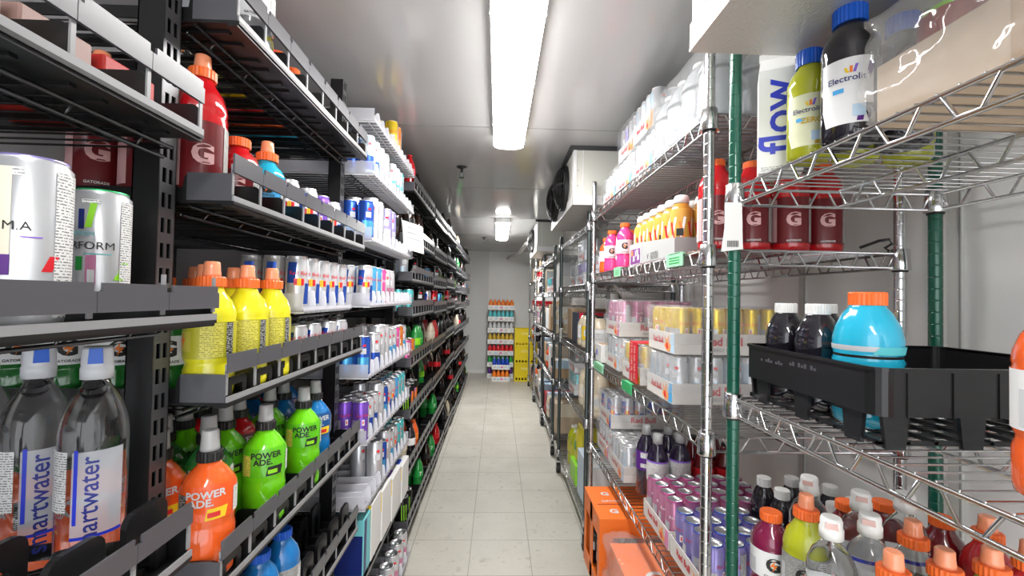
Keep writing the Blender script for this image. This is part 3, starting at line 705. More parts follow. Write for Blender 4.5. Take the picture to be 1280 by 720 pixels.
lanes('A', 2, yA, .098, [None, None, (can('blue/purple', .033, .158), .033, 'dark blue can', 1, .10), None, None, None, (water_bottle(), .0362, 'clear water bottle with blue flip cap', 5, .047)], z, face=.70)
for li in (3, 4): lane_tray(yA, LV['A'][li], 7, .098, 'black lane tray on %s of nearest left bay, below the frame' % SHN(li), stops=True)
# --- bay B (red, yellow, green sports drinks)
yB = BY['B'] + .042; pB = .0885
z = LV['B'][0]; lane_tray(yB, z, 8, pB, 'black lane tray with tall windows on top shelf of second left bay')
tb = thirst_bottle
lanes('B', 0, yB, pB, [(water_bottle(), .0365, 'clear bottle', 1, .05), (tb('clear', 'orange', True, 1, .0375, 'white'), .0375, 'clear sports bottle with white label', 2, 0), None, (tb('yellow', 'orange', True), .0375, 'yellow sports bottle', 3, .11), (tb('red', 'orange', False), .0375, 'red sports bottle', 3, .12), (tb('orange', 'orange', False), .0375, 'orange sports bottle', 3, .13), (tb('sky', 'orange', False), .0375, 'sky blue sports bottle', 3, .13), None], z)
z = LV['B'][1]; lane_tray(yB, z, 8, pB, 'black lane tray of red and blue drinks on second shelf of second left bay')
rb = can('classic', .0265, .135, 24)
lanes('B', 1, yB, pB, [None, (tb('red', 'orange', False, .66, .036, 'red'), .036, 'short red sports bottle', 3, .02), (tb('sky', 'orange', True, .66, .036, 'sky'), .036, 'short sky blue sports bottle', 3, .012), (tb('orange', 'orange', False, .66, .036, 'white'), .036, 'short orange sports bottle', 2, .10), (rb, .0265, 'blue and silver can', 3, .06), (rb, .0265, 'blue and silver can', 3, .05), (can('ed_purple', .0265, .135), .0265, 'purple and silver can', 3, .05), (rb, .0265, 'blue and silver can', 2, .05)], z)
z = LV['B'][2]; lane_tray(yB, z, 8, pB, 'black lane tray of yellow sports drinks on third shelf of second left bay', stops=True)
ye = tb('yellow', 'orange', True, .965, .0380, 'yellow')
mini = can('classic', .0265, .098, 20)
lanes('B', 2, yB, pB, [(ye, .0385, 'yellow sports bottle', 1, .004), (ye, .0385, 'yellow sports bottle', 5, -.006), (ye, .0385, 'yellow sports bottle', 5, -.008), (ye, .0385, 'yellow sports bottle', 3, .12), (mini, .0265, 'short silver can', 3, .03), (mini, .0265, 'short silver can', 3, .03), (mini, .0265, 'short silver can', 3, .02), (mini, .0265, 'short silver can', 3, .02)], z)
for k in range(5): place(tb('green', 'white', False, .78, .0375, 'white'), -.568 - .08 * k, yB + .5 * pB, z + .0052, .8, 'green bottle with white label behind the first yellow bottle, %s' % ROWN[k])
for k in range(3): place(tb('red', 'orange', True, 1.12, .0395, 'red'), -.518 - .085 * k, .772, LV['B'][1] + .0052, .7, 'large red sports bottle with orange nozzle cap in second left bay, %s' % ROWN[k])
# a half-depth shelf of cans above
r_ = empty('wire_half_shelf', (0, 0, 0), 'short wire shelf carrying cans beside the yellow bottles in the second left bay', 'shelf'); wire_deck(r_, 1.085, 1.438, 1.272, -.485)
_, n_, p_ = clear_tray(1.085, 1.438, 1.284, 'clear lane tray of blue cans beside the yellow bottles in the second left bay', x=-.47)
lanes('B', 2, 1.085, p_, [(can('classic', .0265, .135, 24), .0265, 'blue and silver can', 3, -.008)] * n_, 1.282, x=-.47, shelf='upper clear tray')
z = LV['B'][3]; lane_tray(yB, z, 8, pB, 'black lane tray of green and orange drinks on fourth shelf of second left bay', stops=True)
pw = power_bottle
lanes('B', 3, yB, pB, [(pw('orange', 'orange'), .0405, 'orange drink bottle with grey cap', 4, -.004), (pw('green', 'green'), .0405, 'dark green drink bottle', 4, .055), (pw('lime', 'lime'), .0405, 'bright lime drink bottle', 3, -.006), (pw('red', 'red'), .0405, 'red drink bottle', 3, .10), (pw('lime', 'lime'), .0405, 'bright lime drink bottle', 3, -.008), (pw('blue', 'blue'), .0405, 'blue drink bottle with grey cap', 3, .0), (pw('red', 'red'), .0405, 'red drink bottle', 2, .14), (pw('blue', 'blue'), .0405, 'blue drink bottle', 2, .16)], z)
z = LV['B'][4]; lane_tray(yB, z, 8, pB, 'black lane tray of blue drinks and empty lanes on fifth shelf of second left bay', empty_lanes=(4, 5, 6, 7))
lanes('B', 4, yB, pB, [(tb('orange', 'orange', False, .9, .0375, 'white'), .0375, 'orange drink bottle', 3, 0), (tb('orange', 'orange', False, .9, .0375, 'white'), .0375, 'orange drink bottle', 3, 0), (tb('blue', 'blue', False, .98, .0385, 'black'), .0385, 'blue drink bottle with black label', 3, 0), (tb('blue', 'blue', False, .98, .0385, 'clear'), .0385, 'blue drink bottle with pale label', 3, -.004), None, None, None, None], z)
for li in (5, 6): lane_tray(yB, LV['B'][li], 8, pB, 'black lane tray on %s of second left bay' % SHN(li), stops=True)
# --- bay C (cans in clear trays)
yC0, yC1 = BY['C'] + .042, BY['C'] + .756
CB = lambda s, h=.135, r=.0265: (can(s, r, h, 20), r)
def canlane(s, desc, rows=2, back=-.010, h=.135, r=.0265): return (can(s, r, h, 20), r, desc, rows, back)
RBc = canlane('classic', 'blue and silver can'); WB = canlane('lblue/blue', 'pale blue can with dark blue panel'); WP = canlane('silver/lilac', 'silver can with lilac panel')
SV = canlane('silver/white', 'tall silver can', h=.157, r=.029); PK = canlane('ed_pink', 'pink can'); TE = canlane('ed_teal', 'teal can'); SK = canlane('ed_sky', 'sky blue can'); PU = canlane('ed_purple', 'purple can')
SB = canlane('silver/blue', 'silver can with blue panel'); OR = canlane('ed_orange', 'orange can'); WR = canlane('white/rose', 'white and rose can'); YL = canlane('ed_yellow', 'yellow can'); WT = canlane('silver/sky', 'silver can with sky panel'); LL = canlane('lilac/white', 'lilac can', h=.157, r=.029); NV = canlane('blue/sky', 'dark blue can with sky panel')
CC = [[None, None, None, None, None, YL, OR, None, None, None, None],
      [WB, WB, WP, WP, None, WT, WT, TE, None, None, None],
      [NV, SV, SV, None, LL, LL, None, None, None, None, None],
      [RBc, SK, SK, PK, WR, WR, None, None, None, None, None],
      [NV, None, SB, SV, SV, WT, WT, PK, OR, WT, None],
      [PU, SB, SB, SV, NV, RBc, RBc, SK, TE, TE, None],
      [None, None, None, SV, NV, SV, WT, RBc, TE, TE, None]]
for li, row in enumerate(CC):
    _, n_, p_ = clear_tray(yC0, yC1, LV['C'][li], 'clear lane tray with white comb fins on %s of third left bay' % SHN(li))
    lanes('C', li, yC0, p_, row[:n_], LV['C'][li] - .002, x=-.425)
# white cartons and floor-level cans in bay C
def carton(name, x0, x1, y0, y1, z0, z1, m, label, cat='box', deco=None, group=None, flaps=True):
    r = empty(name, (x0, y0, z0), label, cat, group); W, D, Hh = x1 - x0, y1 - y0, z1 - z0
    b = MB(); b.box(0, W, 0, D, 0, Hh, m); ob = b.build('carton', r)
    bv = ob.modifiers.new('bevel', 'BEVEL'); bv.width = .0025; bv.segments = 2
    if deco:
        d = MB(); deco(d, W, D, Hh)
        if d.v: d.build('print', r)
    return r
for ln, nm, cc, desc in A1:
    for k in range(2):
        carton('small_carton', -.585 - .09 * k, -.500 - .09 * k - .001, yA + ln * .098 + .008, yA + (ln + 1) * .098 - .008, LV['A'][0] + .0052, LV['A'][0] + .075, mat('small_carton_' + nm, cc, .5), '%s small carton in the top tray of nearest left bay, %s' % (desc, ROWN[k]))
def teal_deco(d, W, D, Hh):
    e = .0006; fx = W + e
    d.add([(fx, .004, .004), (fx, D - .05, .004), (fx, D - .05, Hh - .004), (fx, .004, Hh - .004)], [(0, 1, 2, 3)], colr('navy', 0))
    d.add([(.004, -e, .004), (W - .004, -e, .004), (W - .004, -e, Hh * .72), (.004, -e, Hh * .72)], [(0, 1, 2, 3)], colr('navy', 0))
def stripe_deco(c1, c2):
    def f(d, W, D, Hh):
        e = .0006
        d.add([(.01, -e, Hh * .55), (W - .02, -e, Hh * .55), (W - .05, -e, Hh - .003), (.01, -e, Hh - .003)], [(0, 1, 2, 3)], colr(c1, 0))
        d.add([(W - .02, -e, Hh * .6), (W - .003, -e, Hh * .6), (W - .003, -e, Hh - .003), (W - .045, -e, Hh - .003)], [(0, 1, 2, 3)], colr(c2, 0))
        d.add([(.02, .005, Hh + e), (W - .02, .005, Hh + e), (W - .02, D * .6, Hh + e), (.02, D * .6, Hh + e)], [(0, 1, 2, 3)], colr(c1, 0))
    return f
M_box = mat('white_carton', (.74, .74, .73), .5)
z0 = LV['C'][7] + .0
lane_tray(yC0, z0, 8, .0885, 'black lane tray under the white cartons in third left bay', x=-.455)
carton('drink_carton', -.57, -.432, 1.505, 1.585, z0 + .085, z0 + .272, mat('teal_carton', (.16, .52, .56), .5), 'teal carton at the near end of the white cartons, low in third left bay', deco=teal_deco)
for k, (ya, yb_) in enumerate(((1.590, 1.715), (1.720, 1.86), (1.865, 2.03), (2.035, 2.18))):
    carton('drink_carton', -.57, -.430 + .004 * k, ya, yb_, z0 + .085, z0 + .285 - .012 * k, M_box, 'white carton with blue and yellow corner, %s beyond the teal carton' % ORD[k], deco=stripe_deco(('blue', 'sky', 'purple', 'blue')[k], 'yellow'))
zf = LV['C'][8]; clear_tray(yC0, yC1, zf, 'low clear tray of cans just above the floor in third left bay', pitch=.088, x=-.405)
for k in range(8):
    place(can('white/rose' if k % 2 else "white/rose", .033, .122, 20), -.445, yC0 + .044 + k * .089, zf + .004, .6, 'silver topped can with rose side, %s along the floor level tray of third left bay' % ORD[k])
# paper notice hanging on bay C/D
r_ = empty('paper_notice', (-.402, 2.10, 1.60), 'white paper notice hanging from the clear trays of the left shelves', 'notice')
b = MB(); vs = []; n = 8
for i in range(n + 1):
    for j in range(5):
        u, v = j / 4, i / n; vs.append((-.045 + u * .085 - v * .012, -.02 + u * .07 + .010 * math.sin(v * 3), -.05 + v * .135 - u * .02))
b.add(vs, [(i * 5 + j, i * 5 + j + 1, (i + 1) * 5 + j + 1, (i + 1) * 5 + j) for i in range(n) for j in range(4)], M_paper, True); o = b.build('sheet', r_); so = o.modifiers.new('solid', 'SOLIDIFY'); so.thickness = .0006
b = MB()
for k in range(3): b.add([(-.030 + q * .055, -.0135 + q * .045, .0 + .024 * k - q * .013 + e) for q, e in ((0, 0), (1, 0), (1, .008), (0, .008))], [(0, 1, 2, 3)], M_grey)
b.build('printed_lines', r_)
b = MB(); b.tube([(-.05, .0, .135), (-.03, .0, .125), (-.020, .0, .070)], .0018, M_silver); b.build('hook', r_)

# --- far bays D..I: black trays, mostly dark drinks with spots of colour
sd = soda
F20 = [(sd('cola', 'red', '', .92), .0315, 'cola bottle with red label'), (sd('dark', 'black', '', .92), .0315, 'dark drink bottle'), (sd('cola', 'black', '', .92), .0315, 'black drink bottle'),
       (sd('soda', 'green', '7', .92), .0315, 'green soft drink bottle'), (sd('red', 'red', '', .92, cap='red'), .0315, 'red soft drink bottle'), (sd('soda', 'lime', '', .92, cap='green'), .0315, 'green bottle with lime label'),
       (sd('dark', 'white', '', .92), .0315, 'dark bottle with white label'), (sd('cream', 'cream', '', .92), .0315, 'cream coloured drink bottle'), (sd('orange', 'orange', '', .92, cap='orange'), .0315, 'orange drink bottle')]
FCN = [(can('claw', .033, .155, 14), .033, 'black can with green claw marks'), (can('classic', .0265, .135, 14), .0265, 'blue and silver can'), (can('white/lblue', .029, .150, 14), .029, 'white and pale blue can'), (can('ed_sky', .0265, .135, 14), .0265, 'sky blue can'), (can('black/silver', .033, .155, 14), .033, 'black and silver can'), (can('red/black', .033, .155, 14), .033, 'red and black can')]
WF = [.8, 6, 7, .5, .22, .12, .9, .4, .05]; WC = [3, .9, 1.2, .6, 3, .3]
rnd = random.Random(11)
FIX = {('D', 3): {0: (can('ed_teal', .0265, .135, 14), .0265, 'teal can')}, ('D', 5): {0: (can('claw', .033, .155, 14), .033, 'black can with green claw marks'), 1: (can('orangeclaw', .033, .155, 14), .033, 'black can with orange and purple panel'), 2: (can('orangeclaw', .033, .155, 14), .033, 'black can with orange and purple panel')},
       ('D', 7): {0: (can('claw', .033, .155, 14), .033, 'black can with green claw marks'), 1: (can('claw', .033, .155, 14), .033, 'black can with green claw marks'), 5: F20[3]}, ('D', 4): {0: (can('ed_pink', .0265, .135, 14), .0265, 'pink can'), 1: (can('ed_orange', .0265, .135, 14), .0265, 'orange can'), 3: F20[5], 4: F20[3]},
       ('E', 4): {1: F20[7], 2: F20[4], 3: F20[4]}, ('E', 6): {3: F20[3]}, ('E', 7): {2: F20[3], 5: F20[4]}, ('D', 6): {2: F20[6], 3: F20[8]}, ('D', 0): {0: F20[4]}}
for c in 'DEFGHI':
    y0 = BY[c] + .042
    for li, z in enumerate(LV[c]):
        big = li not in (2, 3)
        n = 8; pt = .0885
        lane_tray(y0, z, n, pt, 'black lane tray on %s of %s' % (SHN(li), BN[c]), x=TRAYX + (.004 if li % 2 else 0))
        row = []
        for i in range(n):
            fx = FIX.get((c, li), {}).get(i)
            if not fx:
                if rnd.random() < (.40 if li < 2 else .34): row.append(None); continue
                fx = rnd.choices(F20, WF)[0] if big else rnd.choices(FCN, WC)[0]
                row.append((*fx, 2 if c in 'DE' else 1, rnd.choice((-.004, .02, .05, .08, .12)))); continue
            row.append((*fx, 2, -.008))
        lanes(c, li, y0, pt, row, z, x=TRAYX + (.004 if li % 2 else 0))

# ------------------------------------------------------------------ right wire racks
def post(root, x, y, h, m, z0=.095):
    P = [(.0125, z0)]; z = z0 + .0254
    while z < h - .01:
        P += [(.0125, z - .0020), (.0125, z - .0009), (.0120, z - .0006), (.0120, z + .0006), (.0125, z + .0009), (.0125, z + .0020)]; z += .0254
    P += [(.0125, h - .004), (.011, h)]
    b = MB(); b.lathe(P, m, 16, x, y); o = b.build('post', root)
    return o
def caster(root, x, y):
    b = MB(); n = 18; vs = []
    for xx in (x - .014, x + .014):
        for k in range(n): vs.append((xx, y + .037 * math.cos(2 * PI * k / n), .037 + .037 * math.sin(2 * PI * k / n)))
    b.add(vs, [(k, (k + 1) % n, n + (k + 1) % n, n + k) for k in range(n)] + [tuple(range(n)), tuple(reversed(range(n, 2 * n)))], M_wheel)
    o = b.build('caster', root)
    f = MB(); f.box(x - .020, x - .016, y - .018, y + .018, .04, .095, M_silver); f.box(x + .016, x + .020, y - .018, y + .018, .04, .095, M_silver); f.box(x - .02, x + .02, y - .02, y + .02, .090, .096, M_silver); f.build('caster_fork', o)
def zig(b, p, q, zt, zb, m, step=.085, r=.0027):
    p = Vector((*p, 0)); q = Vector((*q, 0)); Lx = (q - p).length; n = max(2, round(Lx / step)); pts = []
    for i in range(n):
        for t, z in ((0, zt), (.30, zt), (.5, zb), (.80, zb)):
            w = p.lerp(q, (i + t) / n); pts.append((w.x, w.y, z))
    pts.append((q.x, q.y, zt)); b.tube(pts, r, m, 5)
def wire_shelf(root, x0, x1, y0, y1, z, m, pitch=.0254, collar_m=None):
    """z is the top of the deck; truss edges hang 40 mm below it"""
    b = MB(); zb = z - .040; n = int((y1 - y0) / pitch); r = .0034
    for i in range(1, n): b.tube([(x0, y0 + i * (y1 - y0) / n, z - .0015), (x1, y0 + i * (y1 - y0) / n, z - .0015)], .0016, m, 5)
    for x in (x0, x1, (x0 + x1) / 2):
        b.tube([(x, y0 + .012, z - .006), (x, y1 - .012, z - .006)], r, m, 6); b.tube([(x, y0 + .012, zb), (x, y1 - .012, zb)], r, m, 6)
        zig(b, (x, y0 + .012), (x, y1 - .012), z - .008, zb + .002, m)
    for y in (y0, y1):
        b.tube([(x0 + .012, y, z - .006), (x1 - .012, y, z - .006)], r, m, 6); b.tube([(x0 + .012, y, zb), (x1 - .012, y, zb)], r, m, 6)
        zig(b, (x0 + .012, y), (x1 - .012, y), z - .008, zb + .002, m)
    o = b.build('wire_shelf', root)
    for x in (x0, x1):
        for y in (y0, y1):
            c = MB(); c.lathe([(.0195, zb - .006), (.0205, zb - .004), (.0178, z + .004), (.0165, z + .005)], m, 14, x, y); c.lathe([(.0150, zb - .010), (.0160, zb - .006)], M_black, 14, x, y); c.build('collar', o)
    return o
def rack(y0, y1, levels, m_post, label, h=1.93, x0=.487, x1=.946, m=None, pitch=.0254):
    r = empty('wire_rack', (0, 0, 0), label, 'rack')
    for x in (x0, x1):
        for y in (y0, y1): post(r, x, y, h, m_post); caster(r, x, y)
    for z in levels: wire_shelf(r, x0, x1, y0, y1, z, m or M_chrome, pitch)
    return r
M_dpost = mat('dark_post', (.10, .12, .12), .25, .7)
M_dull = mat('zinc_wire', (.55, .55, .56), .25, .9)
T = [1.772, 1.455, 1.022, .598, .205]
rack(-.30, .925, [1.576, 1.130, .722, .20], M_green, 'nearest wire rack with dark green posts at the right', h=1.93, x0=.505, x1=.950)
rack(1.005, 2.235, T, M_chrome, 'chrome wire rack in the middle of the right side, stacked with can packs', m=M_chrome)
rack(2.345, 3.37, [1.74, 1.415, 1.035, .685, .17], M_dpost, 'third wire rack along the right wall with dark posts', h=1.80, m=M_dull, pitch=.035)
rack(3.74, 4.60, [1.70, 1.38, 1.02, .64, .17], M_dpost, 'fourth wire rack along the right wall', h=1.78, m=M_dull, pitch=.035)
rack(4.68, 5.62, [1.70, 1.38, 1.02, .64, .17], M_chrome, 'fifth wire rack along the right wall, near the far end', h=1.78, m=M_dull, pitch=.05)
rack(5.71, 6.60, [1.55, 1.15, .75, .17], M_chrome, 'last wire rack along the right wall, by the yellow crates', m=M_dull, pitch=.05)

# --- near green rack, upper shelf
z = 1.5765
def flow(x, y, z, rz, label):
    r = empty('drink_carton', (x, y, z), label, 'carton', None, rz); w = .0365
    b = MB(); hb = .198; vs = []
    for zz, k, q in ((0, 1, 1), (hb, 1, 1)):
        vs += [(-w, -w * .9, zz), (w, -w * .9, zz), (w, w * .9, zz), (-w, w * .9, zz)]
    vs += [(-w * .9, -.004, .232), (w * .9, -.004, .232), (w * .9, .004, .232), (-w * .9, .004, .232)]
    b.add(vs, [(3, 2, 1, 0)] + [(i, (i + 1) % 4, 4 + (i + 1) % 4, 4 + i) for i in range(4)] + [(4 + i, 4 + (i + 1) % 4, 8 + (i + 1) % 4, 8 + i) for i in range(4)] + [(8, 9, 10, 11)], mat('carton_white', (.80, .81, .80), .35))
    b.box(-w * .95, w * .95, -.0035, .0035, .230, .244, MATS['carton_white']); b.build('carton', r)
    p = MB(); e = -w * .9 - .0006
    p.text('flow', .082, M_blue, lambda u, v: (-.004 - v, e, .106 + u), .014); p.add([(w - .016, e, .02), (w - .003, e, .02), (w - .003, e, .15), (w - .016, e, .15)], [(0, 1, 2, 3)], M_nut_w)
    p.add([(w - .014, e, .2), (w - .004, e, .2), (w - .004, e, .21), (w - .014, e, .21)], [(0, 1, 2, 3)], M_print)
    p.add([(-w + .004, e, .003), (w - .004, e, .003), (w - .004, e, .012), (-w + .004, e, .012)], [(0, 1, 2, 3)], M_nut_w); p.build('print', r)
flow(.545, .838, z, -.50, 'white drink carton with large blue vertical lettering by the green post')
place(electrolyte('olive', R=.0345), .543, .752, z, -.62, 'yellow green bottle with blue cap beside the white carton')
place(electrolyte('dusk', R=.0385), .545, .665, z, -.70, 'dark bottle with blue cap and white shield label, right of the yellow green one')
place(electrolyte('olive', R=.0345), .625, .75, z, -.62, 'yellow green bottle with blue cap, behind the front yellow green one'); place(electrolyte('olive', R=.0345), .71, .74, z, -.6, 'yellow green bottle with blue cap, rearmost of the three'); place(electrolyte('dusk', R=.0365), .632, .667, z, -.7, 'dark bottle with blue cap hidden behind the front dark one')
# film wrapped cardboard case
r_ = empty('wrapped_case', (.527, .29, z), 'cardboard case in crumpled clear film on the upper shelf at right', 'case')
W, D, Hh = .40, .305, .085; b = MB(); w = .004
for q in ((0, W, 0, D, 0, w), (0, w, 0, D, w, Hh), (W - w, W, 0, D, w, Hh), (w, W - w, 0, w, w, Hh), (w, W - w, D - w, D, w, Hh)): b.box(*q, M_cardl)
b.box(-.001, 0, D * .42, D * .47, 0, Hh, M_card); b.build('case_tray', r_)
for i in range(3):
    for j in range(3):
        b = MB(); cx, cy = .065 + i * .13, .052 + j * .10; b.lathe([(.030, .005), (.045, .012), (.046, .06), (.043, .13), (.036, .14)], [colr('green', 0), mat('salsa_red', (.28, .02, .015), .3), mat('salsa_red', (0, 0, 0)), colr('lime', 0)], 18, cx, cy); b.build('jar', r_)
o = bpy.data.objects.new('shrink_film', film_mesh(-.004, W + .004, -.004, D + .004, .002, .155, amp=.020, seedv=5, cuts=26, m=mat('case_film', (.92, .91, .90), .08, alpha=.24, spec=1, coat=1))); COL.objects.link(o); o.parent = r_
# --- near green rack, middle shelf: black crate with bottles
r_ = empty('bottle_crate', (.520, .585, 1.1305), 'black plastic bottle crate with open sides on the near right rack', 'crate'); W, D = .42, .325
b = MB(); zr0, zr1 = .045, .110; w = .004
def rounded(x0, x1, y0, y1, r, n=5):
    return [(cx + r * math.cos(a0 + PI / 2 * k / n), cy + r * math.sin(a0 + PI / 2 * k / n)) for cx, cy, a0 in ((x1 - r, y1 - r, 0), (x0 + r, y1 - r, PI / 2), (x0 + r, y0 + r, PI), (x1 - r, y0 + r, 3 * PI / 2)) for k in range(n + 1)]
def ring(b, o, i, z0, z1, m):
    n = len(o); vs = [(x, y, z) for z in (z0, z1) for p in (o, i) for x, y in p]
    fs = []
    for k in range(n):
        j = (k + 1) % n; fs += [(k, j, 2 * n + j, 2 * n + k), (n + j, n + k, 3 * n + k, 3 * n + j), (2 * n + k, 2 * n + j, 3 * n + j, 3 * n + k), (j, k, n + k, n + j)]
    b.add(vs, fs, m, False)
ring(b, rounded(0, W, 0, D, .022), rounded(w, W - w, w, D - w, .018), zr0, zr1, M_black)
ring(b, rounded(-.003, W + .003, -.003, D + .003, .024), rounded(w, W - w, w, D - w, .018), zr1 - .003, zr1 + .002, M_black)
for k in range(6): b.box(.04 + k * .065, .043 + k * .065, -.002, .001, zr0, zr1 - .004, M_black)
b.build('rim', r_)
b = MB()
for k in range(9): b.box(.008, W - .008, .008 + k * (D - .022) / 8, .014 + k * (D - .022) / 8, .004, .010, M_black)
for k in range(11): b.box(.008 + k * (W - .022) / 10, .014 + k * (W - .022) / 10, .008, D - .008, .006, .012, M_black)
b.build('base_grid', r_)
cm = MB(); cm.prism([(-.014, 0), (.014, 0), (.019, .046), (-.019, .046)], 'y', -.003, .003, M_black); cme = cm.mesh('side_post')
for x, y, a in [(.03, .008, 0), (.14, .008, 0), (.25, .008, 0), (.36, .008, 0), (.03, D - .008, 0), (.14, D - .008, 0), (.25, D - .008, 0), (.36, D - .008, 0), (.008, .05, PI / 2), (.008, .16, PI / 2), (.008, .27, PI / 2), (W - .008, .05, PI / 2), (W - .008, .16, PI / 2), (W - .008, .27, PI / 2)]:
    o = bpy.data.objects.new('side_post', cme); COL.objects.link(o); o.parent = r_; o.location = (x, y, 0); o.rotation_euler = (0, 0, a)
b = MB()
for yy, zz in ((.36, .088), (.62, .084)):
    for k in range(9):
        if (k * 7 + int(yy * 50)) % 4: b.box(-.0008, .0, D * yy + k * .0075, D * yy + k * .0075 + .005, zz, zz + .004 + .003 * (k % 2), M_strip)
b.build('moulded_mark', r_)
zc = 1.1305 + .0125
place(squat('dusk'), .570, .852, zc, -.6, 'dark drink bottle with white cap, farthest of three in the black crate')
place(squat('dusk'), .572, .768, zc, -.65, 'dark drink bottle with white cap beside the blue one in the black crate')
place(squat('sky', 'orange', 32, .046, .205), .580, .672, zc, -.45, 'large sky blue sports bottle with orange cap in the black crate')
place(squat('dusk'), .650, .852, zc, -.6, 'dark drink bottle with white cap, behind the farthest one in the black crate'); place(squat('dusk'), .652, .768, zc, -.6, 'dark drink bottle with white cap, second row in the black crate')
place(thirst_bottle('orange', 'orange', False, 1.0, .037, 'white'), .582, .434, 1.1312, -.3, 'orange sports bottle with white label at the right edge beside the black crate')
# --- near green rack, lower shelf
z = .7225; tb = thirst_bottle
yg = tb('olive', 'orange', True, 1.0, .037, 'clear'); dr = tb('maroon', 'orange', False, .92, .037, 'red'); rs = tb('red', 'orange', True, 1.0, .037, 'red')
low = [(tb('olive', 'orange', True, 1.06, .038, 'clear'), .586, .815, 'yellow green sports bottle with orange nozzle cap under the near rack shelf'),
       (tb('magenta', 'orange', False, .83, .037, 'white'), .569, .894, 'dark magenta sports bottle with orange cap beside the green post'),
       (small_water(), .566, .727, 'clear ribbed water bottle with white flip cap, in front under the near rack shelf'),
       (small_water(), .642, .738, 'clear ribbed water bottle with white flip cap, second from the front'),
       (small_water(), .650, .895, 'clear ribbed water bottle just behind the yellow green sports bottle'),
       (small_water(), .700, .825, 'clear ribbed water bottle with white cap, farther back in the middle'),
       (small_water(), .782, .820, 'clear ribbed water bottle nearest to the right wall'),
       (yg, .602, .650, 'pale yellow sports bottle, leftmost of the front row of orange nozzle caps'),
       (yg, .688, .656, 'pale yellow sports bottle, middle of the front row of orange nozzle caps'),
       (yg, .767, .660, 'pale yellow sports bottle, rightmost of the front row of orange nozzle caps'),
       (tb('clear', 'orange', True, 1.0, .037, 'clear'), .722, .742, 'clear sports bottle with orange nozzle cap behind the front row'),
       (dr, .735, .902, 'dark red sports bottle with flat orange cap, leftmost of the rear row'),
       (dr, .815, .902, 'dark red sports bottle with flat orange cap, middle of the rear row'),
       (dr, .874, .838, 'dark red sports bottle with flat orange cap by the wall'),
       (rs, .872, .757, 'red sports bottle seen through the shelf wires'), (rs, .848, .675, 'red sports bottle nearer, seen through the shelf wires')]
for it, x, y, lab in low:
    o = place(it, x, y, z, random.uniform(-.8, -.4), lab)
    if it[0] == 'water_bottle': o.scale = (1.02, 1.02, 1.1)
# --- paper tag on the green post
r_ = empty('price_tag', (.49, .895, 1.50), 'white folded paper tag with barcode hanging at the green post', 'tag')
b = MB(); b.add([(-.022, 0, .035), (.014, 0, .035), (.014, -.003, -.018), (.018, .006, -.022), (.016, -.002, -.062), (-.030, -.002, -.068), (-.024, -.003, -.02)], [(0, 6, 2, 1), (6, 5, 4, 3, 2)], M_paper); b.build('sheet', r_).modifiers.new('solid', 'SOLIDIFY').thickness = .0006
b = MB()
for k in range(7): b.box(-.018 + k * .0035, -.0163 + k * .0035, -.0042, -.0038, -.058, -.045, M_print)
b.build('barcode', r_)

# --- chrome rack, top shelf
z = T[0] + .0005
jg = jug('clear', R=.052, h=.20)
r_ = empty('water_pack', (0, 0, 0), 'film wrapped pack of large clear water bottles on the top shelf beside the chrome post', 'pack of bottles')
for i in range(4):
    for j in range(4):
        for p in jug('clear', 20, .050, .205)[2]:
            if p[0] == 'jug_body': q = bpy.data.objects.new('bottle', p[1]); COL.objects.link(q); q.parent = r_; q.location = (.545 + i * .102, 1.075 + j * .102, z)
            else: o = bpy.data.objects.new('cap', p[1]); COL.objects.link(o); o.parent = q
o = bpy.data.objects.new('shrink_film', film_mesh(.492, .90, 1.022, 1.434, z + .003, z + .185, amp=.006, seedv=9)); COL.objects.link(o); o.parent = r_
WHT = mat('tray_white', (.62, .62, .63), .4)
for k, (yy, ny) in enumerate(((1.456, 4), (1.690, 4), (1.924, 4))):
    can_pack(.512, yy, z, 6, ny, 'white/lblue', 'white and pale blue can pack on top chrome shelf, lower layer, %s from near end' % ORD[k], accent='sky', ground=WHT, words='Red Bull')
    if k < 2: can_pack(.514 + .008 * k, yy + .004, z + .148, 6, 4, ('white/lblue', 'white/lilac')[k], 'white can pack on top chrome shelf, upper layer, %s from near end' % ORD[k], accent='orange', ground=WHT, words='Red Bull', film=(k == 1))
# --- chrome rack, second shelf
z = T[1] + .0005
rg = tb('red', 'orange', False, 1.12, .044, 'red')
for k, (x, y) in enumerate(((.555, 1.105), (.650, 1.110), (.745, 1.100), (.835, 1.105))): place(rg, x, y, z, -.4, 'large red sports bottle, %s from the chrome front post' % ORD[k])
for k, (x, y) in enumerate(((.60, 1.20), (.70, 1.20), (.80, 1.195))): place(rg, x, y, z, -.4, 'large red sports bottle, %s in the row behind the front post' % ORD[k])
